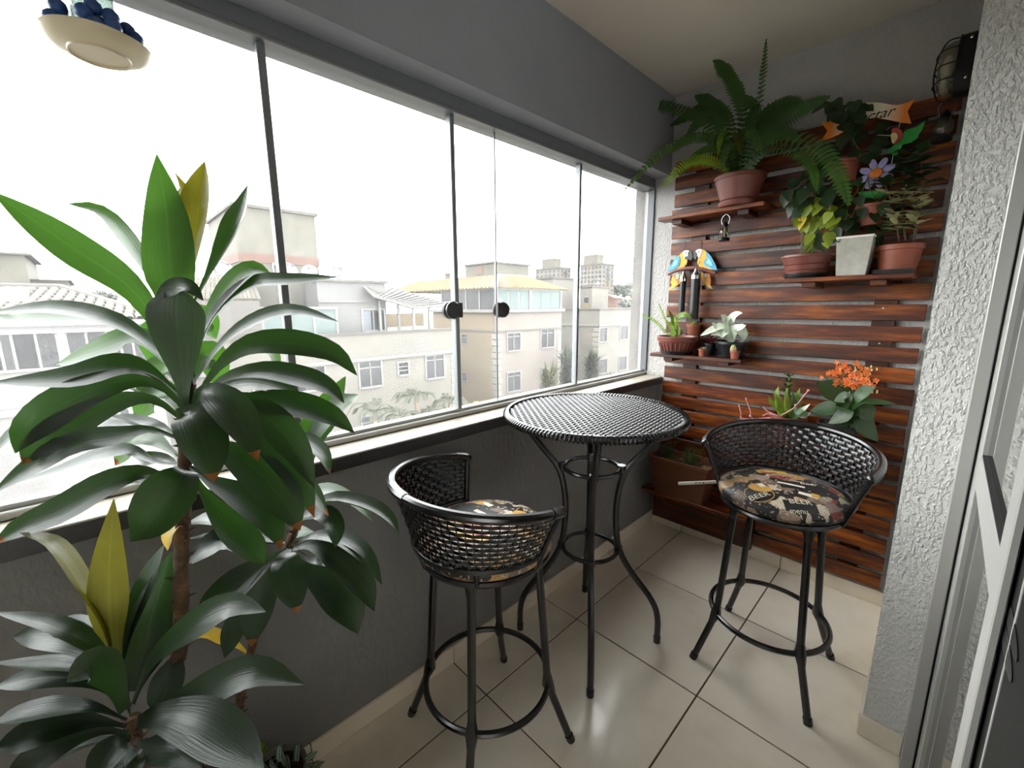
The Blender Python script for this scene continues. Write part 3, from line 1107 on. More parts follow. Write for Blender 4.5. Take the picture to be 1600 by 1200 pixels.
YP = -0.085
PARR = [
    dict(body=[(265, 185), (310, 160), (335, 200), (325, 300), (300, 350), (230, 365), (160, 390), (150, 320), (200, 245), (235, 215)],
         head=[(270, 185), (305, 158), (350, 165), (350, 200), (320, 235), (290, 255), (292, 215)],
         beak=[(335, 180), (368, 165), (388, 190), (388, 250), (365, 285), (352, 262), (325, 272), (298, 258), (300, 235), (335, 225)],
         wing=[(225, 225), (240, 250), (235, 320), (200, 365), (100, 408), (150, 310), (190, 250)],
         tail=[(155, 455), (250, 430), (262, 470), (240, 545), (180, 590), (108, 636), (150, 560), (135, 540)],
         tailb=[(195, 440), (232, 435), (230, 480), (200, 500)], eye=(312, 190)),
    dict(body=[(430, 165), (500, 145), (555, 180), (610, 240), (650, 340), (600, 395), (520, 360), (470, 350), (445, 300), (455, 235)],
         head=[(425, 165), (460, 145), (500, 150), (490, 200), (470, 245), (440, 220), (420, 195)],
         beak=[(400, 185), (425, 172), (442, 200), (440, 230), (430, 268), (412, 262), (398, 235)],
         wing=[(545, 175), (610, 235), (678, 385), (600, 368), (530, 330), (520, 290), (560, 250)],
         tail=[(490, 420), (590, 440), (600, 520), (595, 560), (628, 612), (570, 590), (520, 540), (500, 480)],
         tailb=[(525, 440), (555, 440), (550, 475), (530, 470)], eye=(462, 178)),
]
for q in PARR:
    b = MB().prism(sm(pc(q['body'], YP), 2), (0, .008, 0)).build('parrot', M['p_yellow'], pr_)
    MB().prism(sm(pc(q['head'], YP - .003), 2), (0, .006, 0)).build('head', M['p_white'], b)
    MB().prism(pc(q['beak'], YP - .005), (0, .008, 0)).build('beak', M['p_grey'], b)
    MB().prism(sm(pc(q['wing'], YP - .004), 2), (0, .007, 0)).build('wing', M['p_blue'], b)
    cx_ = sum(p[0] for p in q['wing']) / len(q['wing'])
    cy_ = sum(p[1] for p in q['wing']) / len(q['wing'])
    inner = [(cx_ + (x - cx_) * .5, cy_ + (y - cy_) * .5) for x, y in q['wing']]
    MB().prism(sm(pc(inner, YP - .006), 2), (0, .005, 0)).build('wing_feather', M['p_lblue'], b)
    MB().prism(pc(q['tail'], YP), (0, .008, 0)).build('tail', M['p_yellow'], b)
    t2 = [(cx + (sum(p[0] for p in q['tail']) / len(q['tail']) - cx) * .35, cy + 4) for cx, cy in q['tail'][:4]]
    MB().prism(pc(t2, YP - .002), (0, .006, 0)).build('tail_feather', M['p_orange'], b)
    MB().prism(pc(q['tailb'], YP - .004), (0, .006, 0)).build('tail_patch', M['p_lblue'], b)
    e = at(1030 + q['eye'][0] / 7.5, 370 + q['eye'][1] / 7.5, y=YP - .003)
    MB().ball(e, (.004, .002, .004), 8, 4).build('eye', M['black_rubber'], b)
br_pts = [at(1030 + x / 7.5, 370 + y / 7.5, y=YP - .003) for x, y in ((105, 440), (200, 395), (320, 370), (420, 365), (520, 385), (660, 425))]
MB().tube(spline(br_pts, 12), [.010] * 12, 8).build('branch', M['p_branch'], pr_)
for (x, y0, y1, r, yy) in ((285, 470, 885, .0175, -.10), (435, 440, 968, .026, -.125)):
    a1, a2 = at(1030 + x / 7.5, 370 + y0 / 7.5, y=yy), at(1030 + (x - 3) / 7.5, 370 + y1 / 7.5, y=yy)
    tb = MB().tube([a1, Vector((a1.x, a1.y, a2.z))], r, 18).build('chime_tube', M['black_plastic'], pr_)
    MB().lathe([(0, -.026), (r + .0015, -.026), (r + .0015, -.004), (r * .6, .012), (r * .35, .03), (0, .032)], a1, 18).build('cap', M['chrome'], tb)
    MB().tube([a1 + Vector((0, 0, .03)), Vector((a1.x, YP, a1.z + .075))], .0015, 5).build('cord', M['black_metal'], tb)
for x in (305, 505):
    t_ = at(1030 + x / 7.5, 370 + 55 / 7.5, y=-.05)
    e_ = at(1030 + x / 7.5, 370 + 165 / 7.5, y=YP + .004)
    MB().tube([t_ + Vector((0, .004, 0)), e_], .0014, 5).build('hanging_wire', M['black_metal'], pr_)

# ------------------------------------------------------------------ pots on the right shelf
ZR = 1.6255
# pothos bowl
pb = empty('pothos_bowl', (0.795, -0.17, ZR), 'yellow-green pothos in a banded terracotta bowl with black saucer', 'plant')
saucer(pb, (0.795, -0.17, ZR), 0.092, M['black_plastic'], 0.022)
round_pot('pot', pb, (0.795, -0.17, ZR + .006), 0.075, 0.108, 0.102, M['terracotta'], lip=0.012, bands=(0.3, 0.55))
lb = leaf_mesh('pothos_bright', M['pothos_bright'], 0.064, 0.050, heart=True)
ld = leaf_mesh('pothos', M['pothos'], 0.066, 0.052, heart=True)
ly = leaf_mesh('leaf_yellow', M['leaf_yellow'], 0.066, 0.046, heart=True)
LV = [(1258, 333, 0), (1251, 350, 2), (1253, 352, 0), (1281, 320, 0), (1296, 330, 0), (1275, 350, 0), (1262, 376, 0), (1295, 375, 0), (1300, 352, 0), (1279, 375, 1), (1262, 318, 1), (1288, 348, 0),
      (1240, 294, 1), (1253, 308, 1), (1266, 292, 1), (1283, 302, 1), (1298, 306, 1), (1250, 322, 1), (1232, 308, 1), (1310, 345, 1), (1274, 330, 0), (1306, 368, 1), (1243, 335, 1), (1290, 318, 1)]
st = MB()
rootp = Vector((0.80, -0.17, ZR + .10))
LV += [(x + rv(-9, 9), y + rv(-9, 9), k if k != 2 else 0) for x, y, k in LV]
for px, py, kind in LV:
    y = rv(-.26, -.19)
    p = at(px, py, y=y)
    d = Vector((rv(-.5, .5), rv(-.5, -.1), rv(-1.0, -.5)))
    put_leaf((lb, ld, ly)[kind], pb, p - d.normalized() * .035, d, (rv(-.4, .4), -1, rv(.2, .9)), rv(.85, 1.1))
    st.tube(spline([rootp + Vector((rv(-.03, .03), rv(-.03, .03), 0)), p.lerp(rootp, .5) + Vector((0, .02, .05)), p - d.normalized() * .035], 7), .0016, 5)
st.build('stems', M['stem'], pb)
# white pot half full of pebbles
wp = empty('square_pot', (0.982, -0.19, ZR), 'white translucent square pot half full of beige gravel', 'pot')


def sqpot(mb, c, a0, a1, h, t):
    x, y, z = c
    o = []
    for s, zz in ((a0, 0), (a1, h), (a1 - t, h), (a0 - t, t)):
        o.append([(x - s, y - s, z + zz), (x + s, y - s, z + zz), (x + s, y + s, z + zz), (x - s, y + s, z + zz)])
    vs = sum(o, [])
    fs = []
    for i in range(3):
        for k in range(4):
            k2 = (k + 1) % 4
            fs.append((i * 4 + k, i * 4 + k2, (i + 1) * 4 + k2, (i + 1) * 4 + k))
    fs += [(3, 2, 1, 0), (12, 13, 14, 15)]
    return mb.add(vs, fs)


M['milky'] = glassmat('milky_plastic', '#f0eee6', 0.42, 1.0, '#dedcd6', film='ShaderNodeBsdfDiffuse')
sqp = sqpot(MB(), (0.978, -0.19, ZR + .001), 0.052, 0.064, 0.165, 0.003)
sqp.build('body', M['milky'], wp)
sqpot(MB(), (0.978, -0.19, ZR + .160), 0.0645, 0.066, 0.008, 0.004).build('rim', M['white_plastic'], wp)
sqpot(MB(), (0.978, -0.19, ZR + .004), 0.0485, 0.0600, 0.158, 0.002).build('inner_sleeve', M['milky'], wp)
M['pebble'] = mat('beige_gravel', '#c2ad7e', 0.8, var=0.3, vscale=60, bump=1.0, bscale=90)
gv = MB().add([(0.978 + sx * s, -0.19 + sy * s, ZR + z) for s, z in ((0.047, .006), (0.0525, .072)) for sx, sy in ((-1, -1), (1, -1), (1, 1), (-1, 1))], [(3, 2, 1, 0), (4, 5, 6, 7), (0, 1, 5, 4), (1, 2, 6, 5), (2, 3, 7, 6), (3, 0, 4, 7)]).build('gravel', M['pebble'], wp)
gv['kind'] = 'stuff'
for dx, dy, r in ((-.02, -.03, .011), (.015, -.028, .013), (.028, .0, .012), (-.005, .0, .014)):
    MB().ball((0.985 + dx, -0.19 + dy, ZR + .078), (r, r, r * .7), 8, 5).build('pebble', M['pebble'], wp)
# variegated plant
vp = empty('variegated_plant', (1.135, -0.17, ZR), 'shrub with cream-edged narrow leaves in a smooth terracotta pot', 'plant')
MB().bbox((1.054, -0.255, ZR), (1.182, -0.06, ZR + .004), .001).box((1.054, -0.255, ZR + .004), (1.182, -0.250, ZR + .018)).box((1.054, -0.065, ZR + .004), (1.182, -0.06, ZR + .018)).box((1.054, -0.25, ZR + .004), (1.058, -0.065, ZR + .018)).box((1.177, -0.25, ZR + .004), (1.182, -0.065, ZR + .018)).build('tray', M['black_plastic'], vp)
round_pot('pot', vp, (1.124, -0.16, ZR + .0045), 0.060, 0.079, 0.118, M['terracotta2'], lip=0.022)
lc = leaf_mesh('varieg', M['varieg'], 0.066, 0.025, fold=.12, droop=.05)
lg = leaf_mesh('varieg_green', M['pothos'], 0.066, 0.030, fold=.15, droop=.2)
st = MB()
STEMS = [[(1405, 378), (1400, 345), (1393, 315), (1384, 290)], [(1428, 378), (1430, 340), (1426, 300), (1420, 262)], [(1428, 375), (1438, 330), (1442, 285), (1438, 240)], [(1415, 375), (1410, 330), (1418, 280), (1425, 240)]]
for si, s_ in enumerate(STEMS):
    pts = spline([at(px, py, y=-.17 - .015 * math.sin(i * 2 + si)) for i, (px, py) in enumerate(s_)], 12)
    st.tube(pts, [.004 - .0002 * i for i in range(12)], 6)
    for i in range(2, 12):
        for q in range(4 if i < 11 else 7):
            an = rv(0, 2 * PI)
            d = Vector((math.cos(an), math.sin(an) * .8 - .25, rv(-.05, .55) + (.4 if i == 11 else 0)))
            hi = at(s_[-1][0], s_[-1][1], y=-.17)
            me = lg if (pts[i].z > 1.97 or random.random() < .2) else lc
            put_leaf(me, vp, pts[i], d, (0, 0, 1), rv(.7, 1.15))
st.build('stems', M['cane'], vp)

# ------------------------------------------------------------------ trailing pothos in wall pots
tp = empty('trailing_pothos', (1.0, -0.11, 2.02), 'dark trailing pothos in wall pots between the fern and the variegated plant', 'plant')
for px, py in ((1318, 262), (1362, 330)):
    c = at(px, py + 12, y=-.115)
    round_pot('wall_pot', tp, (c.x, c.y, c.z - .03), .045, .062, .09, M['terracotta2'], lip=.014)
    MB().bbox((c.x - .01, -.06, c.z + .0), (c.x + .01, -.046, c.z + .05), .002).build('hook', M['black_metal'], tp)
POLY = [(1300, 165), (1345, 160), (1385, 185), (1340, 200), (1385, 205), (1300, 235), (1345, 240), (1378, 250), (1352, 265), (1330, 285), (1300, 270), (1370, 300), (1345, 315), (1320, 320), (1375, 330), (1340, 345), (1385, 350), (1310, 300), (1362, 360), (1330, 365), (1390, 320), (1285, 250), (1270, 275), (1315, 215), (1330, 180), (1365, 225)]
st = MB()
for px, py in POLY:
    for k in range(4):
        y = rv(-.19, -.075)
        p = at(px + rv(-12, 12), py + rv(-11, 11), y=y)
        # keep the banner's right half, bird and daisy in the open
        if (px > 1345 and py < 210) or (abs(px - 1369) < 22 and abs(py - 271) < 30):
            p.y = rv(-.09, -.07)
        d = Vector((rv(-.8, .8), rv(-.6, -.1), rv(-1.0, -.2)))
        put_leaf(ld, tp, p, d, (rv(-.4, .4), -1, rv(.2, 1)), rv(.65, 1.05))
for px, py in ((1296, 178), (1305, 190), (1318, 172), (1325, 188), (1333, 176), (1312, 203), (1326, 203), (1340, 192), (1300, 168), (1336, 166), (1345, 200), (1318, 182)):
    put_leaf(ld, tp, at(px, py - 8, y=rv(-.165, -.13)), (rv(-.6, .6), rv(-.4, -.1), rv(-1, -.5)), (rv(-.4, .4), -1, rv(.2, .8)), rv(.75, 1.0))
for k in range(9):
    x = rv(.86, 1.06)
    st.tube(spline([(x, -.1, 2.1), (x + rv(-.06, .06), -.13, 2.0), (x + rv(-.1, .1), -.12, 1.86)], 9), .002, 5)
st.tube(spline([(.98, -.1, 2.1), (.90, -.13, 2.25), (.93, -.1, 2.36)], 9), .0022, 5)
st.build('stems', M['stem'], tp)

# ------------------------------------------------------------------ left shelf: bowl, small pots
Z3 = 1.2155
rb = empty('ribbed_bowl', (0.175, -0.15, Z3), 'ribbed terracotta bowl with a young fern on a black saucer', 'plant')
saucer(rb, (0.185, -0.175, Z3), 0.098, M['black_plastic'], 0.022)
vs = MB()
H_ = .105
vs.lathe([(0, .006), (.078, .006), (.106, H_ * .72), (.112, H_ * .74), (.117, H_ - .002), (.115, H_), (.110, H_), (.104, H_ - .016), (0, H_ - .016)], (0.185, -0.175, Z3), 48)
vs.build('pot', M['terracotta'], rb)
for k in range(26):
    an = 2 * PI * k / 26
    ca, sa = math.cos(an), math.sin(an)
    MB().tube([(0.185 + ca * .086, -0.175 + sa * .086, Z3 + .018), (0.185 + ca * .1005, -0.175 + sa * .1005, Z3 + .06), (0.185 + ca * .104, -0.175 + sa * .104, Z3 + .07)], [.003, .0045, .003], 5).build('rib', M['terracotta'], rb)
MB().lathe([(0, 0), (.104, 0), (.06, .006), (0, .008)], (0.185, -0.175, Z3 + H_ - .0155), 36).build('soil', M['soil'], rb)
b1 = Vector((0.172, -0.175, Z3 + .095))
frond([b1, at(1040, 518, y=-.17), at(1024, 502, y=-.19), at(1002, 490, y=-.21)], 9, M['fern_bright'], rb, .8, 22)
frond([b1 + Vector((.02, 0, 0)), at(1048, 512, y=-.17), at(1038, 495, y=-.17), at(1029, 473, y=-.17)], 8, M['fern_bright'], rb, .6, 22)
frond([b1 + Vector((.03, 0, 0)), at(1057, 500, y=-.17), at(1068, 491, y=-.19), at(1080, 497, y=-.21)], 11, M['fern_bright'], rb, .8, 18)
frond([b1 + Vector((.01, .02, 0)), at(1052, 508, y=-.15), at(1050, 495, y=-.14), at(1046, 486, y=-.13)], 8, M['fern'], rb, .7, 16)
ls = leaf_mesh('succ', M['succ'], .045, .026, fold=.15, droop=-.1)
for k in range(9):
    put_leaf(ls, rb, b1 + Vector((rv(-.02, .03), rv(-.03, .03), rv(0, .04))), (rv(-.5, .5), rv(-.5, .2), 1), (0, -1, 0), rv(.8, 1.2))
# small terracotta pot hooked on the slats above the bowl
tpot = empty('hook_pot', (0.245, -0.046, 1.36), 'small terracotta pot hooked on the slats below the chimes', 'pot')
round_pot('pot', tpot, (0.245, -0.093, 1.328), .032, .043, .062, M['terracotta2'], lip=.016)
MB().bbox((0.24, -0.052, 1.372), (0.25, -0.044, 1.41), .001).tube([(0.245, -0.048, 1.40), (0.245, -0.06, 1.405), (0.245, -0.06, 1.375)], .002, 5).build('hook', M['black_metal'], tpot)
for k in range(8):
    put_leaf(ls, tpot, (0.245 + rv(-.02, .02), -.093 + rv(-.02, .02), 1.375), (rv(-1, 1), rv(-1, .2), rv(.5, 1)), (0, 0, 1), rv(.6, .9))
# red-leaved succulent between the bowls
rs = empty('red_succulent', (0.342, -0.092, Z3), 'dark red spiky succulent between the terracotta and black bowls', 'plant')
round_pot('pot', rs, (0.342, -0.092, Z3), .034, .045, .070, M['black_plastic'], lip=.012)
lr_ = leaf_mesh('red_leaf', M['red_leaf'], .055, .012, fold=.3, droop=.1)
for k in range(22):
    an = k * 2.4
    put_leaf(lr_, rs, (0.342 + rv(-.012, .012), -.092 + rv(-.012, .012), Z3 + .065 + rv(0, .02)), (math.cos(an), math.sin(an), rv(.3, 1.1)), (0, 0, 1), rv(.7, 1.15))
# black bowl with pale leaves
bp = empty('pale_succulent', (0.46, -0.135, Z3), 'pale silver broad-leaved succulent in a black bowl', 'plant')
saucer(bp, (0.475, -0.127, Z3), .074, M['black_plastic'], .014)
round_pot('pot', bp, (0.475, -0.127, Z3 + .006), .062, .088, .082, M['black_plastic'], lip=.014)
pc0 = Vector((0.476, -.13, Z3 + .085))
for pts, wp_ in (([(1125, 515), (1112, 504)], 12), ([(1130, 510), (1108, 518), (1094, 525)], 11), ([(1142, 503), (1150, 492), (1160, 489)], 12), ([(1150, 512), (1160, 523), (1161, 533)], 16), ([(1140, 505), (1139, 497)], 12), ([(1125, 520), (1110, 524)], 12), ([(1148, 515), (1158, 512), (1166, 508)], 11), ([(1136, 518), (1128, 528)], 11), ([(1133, 500), (1126, 492)], 10)):
    cp = [pc0 + Vector((rv(-.01, .01), rv(-.01, .01), 0))] + [at(x, y, y=-.14 - .02 * i) for i, (x, y) in enumerate(pts)]
    leaf_obj(cp, wp_ * 2.75 / F_PX, .85, M['pale_leaf'], bp, n=8, fold=.15, base=.5, peak=.4, cols=2)
lp = leaf_mesh('pale_leaf', M['pale_leaf'], .045, .016, fold=.2)
for k in range(12):
    put_leaf(lp, bp, (0.545 + rv(-.02, .02), -.115 + rv(-.02, .02), Z3 + .10 + rv(0, .04)), (rv(-.6, 1), rv(-.8, .4), rv(0, .8)), (0, 0, 1), rv(.6, 1.0))
# two tiny terracotta pots at the front edge
t1 = empty('tiny_pot', (0.349, -0.205, Z3), 'tiny terracotta pot with a whitish rosette succulent', 'plant', None)
round_pot('pot', t1, (0.349, -0.205, Z3), .017, .0235, .043, M['terracotta2'], lip=.012, n=24, rim=.003)
for k in range(12):
    an = k * 2.4
    put_leaf(lp, t1, (0.349, -.205, Z3 + .038), (math.cos(an), math.sin(an), .5 + .05 * k), (0, 0, 1), .5)
t2 = empty('tiny_pot', (0.526, -0.214, Z3), 'tiny terracotta pot with a small round cactus', 'plant', None)
round_pot('pot', t2, (0.526, -0.214, Z3), .019, .026, .046, M['terracotta2'], lip=.012, n=24, rim=.003)
M['cactus'] = mat('pale_green_cactus', '#9a9464', 0.8, var=.2, vscale=60)
MB().lathe([(0, .03), (.013, .032), (.0165, .048), (.014, .064), (.007, .074), (0, .076)], (0.517, -.216, Z3), 24, lobes=10, la=.08).build('cactus', M['cactus'], t2)

# ------------------------------------------------------------------ lower right shelf: succulent pot and kalanchoe
Z4 = .8155
sp = empty('succulent_pot', (0.79, -.16, Z4), 'pot of striped upright succulents with pink stems behind the stool', 'plant')
round_pot('pot', sp, (0.79, -.16, Z4), .062, .085, .125, M['terracotta'], lip=.02)
for pts, wp_, mt in (([(1217, 640), (1214, 620), (1217, 603)], 11, 'succ'), ([(1222, 645), (1206, 630), (1200, 618)], 8, 'succ'), ([(1230, 640), (1228, 622), (1230, 606)], 8, 'succ'), ([(1245, 640), (1247, 620), (1250, 606)], 9, 'succ'), ([(1240, 640), (1240, 625), (1238, 612)], 8, 'succ_dark'), ([(1250, 645), (1256, 640), (1266, 631)], 8, 'pale_leaf'), ([(1255, 648), (1262, 648), (1267, 644)], 8, 'pale_leaf'), ([(1243, 650), (1250, 645), (1258, 642)], 12, 'succ_dark'), ([(1238, 655), (1242, 648), (1240, 636)], 10, 'succ_dark')):
    y = rv(-.2, -.15)
    leaf_obj([Vector((0.79 + rv(-.03, .03), -.16, Z4 + .11))] + [at(x, yy, y=y) for x, yy in pts], wp_ * 2.8 / F_PX, .8, M[mt], sp, n=9, fold=.2, base=.7, peak=.4, cols=2)
kk = spline([Vector((0.81, -.13, Z4 + .12)), at(1232, 620, y=-.12), at(1233, 590, y=-.12)], 8)
MB().tube(kk, .005, 6).build('stems', M['stem'], sp)
lk = leaf_mesh('succ_dark', M['succ_dark'], .05, .018, fold=.2, droop=0)
for i in range(3, 8):
    for q in range(5):
        an = q * 2 * PI / 5 + i
        put_leaf(lk, sp, kk[i], (math.cos(an), math.sin(an), .7), (0, 0, 1), rv(.6, .9))
pk = MB()
for pts in ([(1222, 648), (1240, 638), (1255, 620), (1263, 610)], [(1178, 655), (1172, 640), (1166, 624)], [(1162, 655), (1158, 645), (1155, 635)], [(1215, 650), (1200, 646), (1192, 650)], [(1212, 648), (1198, 642), (1194, 636)]):
    pk.tube(spline([Vector((0.77, -.2, Z4 + .12))] + [at(x, y, y=-.22) for x, y in pts], 9), .0026, 5)
for x, y in ((1263, 610), (1166, 623), (1155, 634), (1243, 633), (1172, 650), (1158, 653)):
    pk.ball(at(x, y, y=-.22), .006, 6, 4)
pk.build('pink_stems', M['pink_stem'], sp)
kl = empty('kalanchoe', (1.0, -.165, Z4), 'kalanchoe with orange flower heads and broad dark leaves', 'plant')
round_pot('pot', kl, (1.0, -.165, Z4), .062, .085, .125, M['black_plastic'], lip=.016)
M['kal_leaf'] = leafmat('kalanchoe_leaf', '#263f1c', '#5f9030', .5, tmix=.2)
kb0 = Vector((1.0, -.165, Z4 + .11))
for pts, wp_ in (([(1318, 626), (1300, 610), (1276, 598)], 30), ([(1325, 625), (1318, 622), (1303, 627)], 14), ([(1315, 640), (1290, 640), (1266, 642)], 20), ([(1325, 640), (1318, 650), (1294, 662)], 18), ([(1342, 630), (1365, 628), (1400, 631)], 8), ([(1345, 640), (1355, 648), (1365, 655)], 20), ([(1338, 625), (1352, 612), (1368, 605)], 14), ([(1340, 650), (1350, 668), (1372, 690)], 22), ([(1330, 655), (1325, 668), (1350, 664)], 12)):
    y = rv(-.26, -.18)
    leaf_obj([kb0] + [at(x, yy, y=y) for x, yy in pts], wp_ * 2.75 / F_PX, .85, M['kal_leaf'], kl, n=10, fold=.12, base=.25, peak=.6)
fs_ = MB()
me_f = MB()
for k in range(4):
    an = k * PI / 2
    e, s = Vector((math.cos(an), math.sin(an), .15)), Vector((-math.sin(an), math.cos(an), 0))
    me_f.add([(0, 0, 0), e * .006 + s * .004, e * .012, e * .006 - s * .004], [(0, 1, 2, 3)])
fme = bpy.data.meshes.new('flower')
fme.from_pydata([tuple(v) for v in me_f.v], [], me_f.f)
fme.materials.append(M['orange_flower'])
CL = [(1315, 570, 7), (1308, 583, 6), (1320, 578, 6), (1300, 585, 6), (1336, 585, 8), (1330, 595, 6), (1312, 598, 6), (1330, 602, 8), (1345, 595, 7), (1340, 604, 5), (1362, 598, 8), (1345, 570, 3), (1352, 578, 3), (1286, 587, 3), (1350, 590, 3)]
for px, py, n in CL:
    hd = at(px, py, y=-.2)
    fs_.tube(spline([kb0 + Vector((0, 0, .02)), at(1335, 628, y=-.19), hd], 8), .0018, 5)
    for k in range(n):
        p = hd + Vector((rv(-.018, .018), rv(-.018, .012), rv(-.014, .016)))
        o = put_leaf(fme, kl, p, (rv(-1, 1), rv(-.3, .3), rv(-1, 1)), (rv(-.5, .5), -1, rv(.1, .9)), rv(.9, 1.4), 'flower')
fs_.build('flower_stalks', M['succ_dark'], kl)
bdm = MB()
for k in range(26):
    bdm.ball(at(rv(1325, 1372), rv(566, 618), y=rv(-.2, -.17)), (.004, .004, .007), 5, 3)
bdm = bdm.build('buds', M['varieg'], kl)
bdm['kind'] = 'stuff'

# ------------------------------------------------------------------ long planter on the lowest shelf
pl = empty('long_planter', (0.275, -.155, .336), 'long brown planter with sparse grass, lowest at the back', 'planter')
mb = MB()
rings = []
Xc, Yc = 0.272, -.168
for a, b, z in ((.150, .070, 0), (.165, .083, .105), (.170, .088, .107), (.178, .096, .222), (.190, .107, .224), (.190, .107, .240), (.176, .093, .240), (.170, .087, .205), ):
    ring = []
    r = .014
    for sx, sy, a0 in ((1, 1, 0), (-1, 1, PI / 2), (-1, -1, PI), (1, -1, 1.5 * PI)):
        for k in range(3):
            an = a0 + k * PI / 4
            ring.append((Xc + sx * (a - r) + r * math.cos(an), Yc + sy * (b - r) + r * math.sin(an), .336 + z))
    rings.append(ring)
n = 12
fs = []
for i in range(len(rings) - 1):
    for k in range(n):
        fs.append((i * n + k, i * n + (k + 1) % n, (i + 1) * n + (k + 1) % n, (i + 1) * n + k))
fs.append(tuple(range(n))[::-1])
mb.add(sum(rings, []), fs)
mb.build('box', M['planter'], pl)
MB().box((Xc - .169, Yc - .086, .50), (Xc + .169, Yc + .086, .5405)).build('soil', M['soil'], pl)
gm = MB()
for k in range(95):
    cx_, cy_ = random.choice([(Xc - .10, Yc), (Xc + .02, Yc - .01), (Xc + .02, Yc - .01), (Xc - .13, Yc + .03), (Xc + .07, Yc + .03)])
    x, y = cx_ + rv(-.03, .03), cy_ + rv(-.04, .04)
    h = rv(.05, .15)
    an = rv(0, 2 * PI)
    l = rv(.01, .07)
    P_ = spline([(x, y, .541), (x + .3 * l * math.cos(an), y + .3 * l * math.sin(an), .541 + h * .7), (x + l * math.cos(an), y + l * math.sin(an), .541 + h * rv(.6, 1))], 6)
    gm.tube(P_, [.0013, .0013, .0012, .001, .0008, .0004], 3)
g_ = gm.build('grass', M['succ_dark'], pl)
g_['kind'] = 'stuff'
dm = MB()
for k in range(30):
    x, y = Xc + rv(-.15, .15), Yc + rv(-.08, .08)
    an = rv(0, 2 * PI)
    dm.tube([(x, y, .543), (x + .02 * math.cos(an), y + .02 * math.sin(an), .549), (x + .045 * math.cos(an), y + .045 * math.sin(an), .545)], .0013, 4)
d_ = dm.build('straw', mat('dry_straw', '#a88a5c', .9), pl)
d_['kind'] = 'stuff'

# ------------------------------------------------------------------ round woven bar table
TC = Vector((0.318, -1.214, 0))
tb = empty('bar_table', TC, 'round black rattan bar table with a woven top by the window', 'table')
ZT, RT = 1.072, 0.362
MB().lathe([(0, 0), (RT - .012, 0), (RT - .006, .006), (RT - .012, .012), (0, .012)], (TC.x, TC.y, ZT - .026), 64).build('top_board', M['black_plastic'], tb)
wv = MB()
U = Vector((math.cos(0.1), math.sin(0.1), 0))
V = Vector((-U.y, U.x, 0))
pitch_s, pitch_p = .0165, .0175
nrow = int(RT / pitch_s)
for k in range(-nrow, nrow + 1):
    v = k * pitch_s
    half = math.sqrt(max(0, (RT - .006) ** 2 - v * v))
    ns = max(4, int(2 * half / (pitch_p / 2)))
    i0 = -int(half / (pitch_p / 2))
    vs, fs = [], []
    cnt = 0
    for i in range(i0, -i0 + 1):
        u = i * pitch_p / 2
        h = .0036 * math.cos(PI * i / 2 + PI * (k % 2)) if i % 2 == 0 else 0
        c = TC + U * u + V * v + Vector((0, 0, ZT - .008 + h))
        hw = pitch_s * .44
        for q, dz in ((-1, -.0016), (-.62, .0004), (.62, .0004), (1, -.0016)):
            vs.append(c + V * (q * hw) + Vector((0, 0, dz)))
        cnt += 1
    for i in range(cnt - 1):
        for q in range(3):
            fs.append((i * 4 + q, (i + 1) * 4 + q, (i + 1) * 4 + q + 1, i * 4 + q + 1))
    wv.add(vs, fs)
wp2 = MB()
for k in range(-20, 21):
    u = k * pitch_p
    half = math.sqrt(max(0, (RT - .008) ** 2 - u * u))
    wp2.box((0, 0, 0), (0, 0, 0))
    a, b = TC + U * u - V * half, TC + U * u + V * half
    wv.tube([a + Vector((0, 0, ZT - .0095)), b + Vector((0, 0, ZT - .0095))], .003, 4)
o = wv.build('woven_top', M['rattan_top_sheen'], tb, 60)
o['kind'] = 'stuff'
rim = MB()
rim.tube([TC + Vector((RT * math.cos(a * 2 * PI / 72), RT * math.sin(a * 2 * PI / 72), ZT - .014)) for a in range(72)], .0125, 8, closed=True)
for k in range(150):   # wrapped strand around the rim
    a = 2 * PI * k / 150
    e = Vector((math.cos(a), math.sin(a), 0))
    t = Vector((-e.y, e.x, 0))
    c = TC + e * RT + Vector((0, 0, ZT - .014))
    ring = []
    for q in range(7):
        b = -PI * .6 + PI * 1.5 * q / 6
        ring.append(c + (e * math.cos(b) + Vector((0, 0, 1)) * math.sin(b)) * .0132 + t * (q - 3) * .0016)
    rim.tube(ring, .0052, 4)
rim.build('rim', M['rattan'], tb)
LEG = [(.315, 1.05), (.275, .985), (.215, .905), (.150, .825), (.122, .75), (.110, .66), (.110, .57), (.122, .47), (.150, .395), (.205, .31), (.262, .235), (.297, .17), (.310, .11), (.312, .05), (.312, .0)]
for k in range(4):
    a = math.radians(-52 + 90 * k)
    pts = spline([TC + Vector((r * math.cos(a), r * math.sin(a), z)) for r, z in LEG], 40)
    g = MB().tube(pts, .0135, 10).tube([pts[0] + Vector((0, 0, -.012)), pts[0]], .02, 10)
    g.tube([Vector((pts[-1].x, pts[-1].y, .03)), Vector((pts[-1].x, pts[-1].y, .0))], .0155, 10)
    g.build('leg', M['rattan'], tb)
for z in (.822, .448):
    g = MB().tube([TC + Vector((.118 * math.cos(q * PI / 20), .118 * math.sin(q * PI / 20), z)) for q in range(40)], .0095, 8, closed=True)
    for k in range(4):
        a = math.radians(-52 + 90 * k)
        e = Vector((math.cos(a), math.sin(a), 0))
        g.tube([TC + e * .124 + Vector((0, 0, z - .014)), TC + e * .124 + Vector((0, 0, z + .014))], .018, 10)
    g.build('ring', M['rattan'], tb)

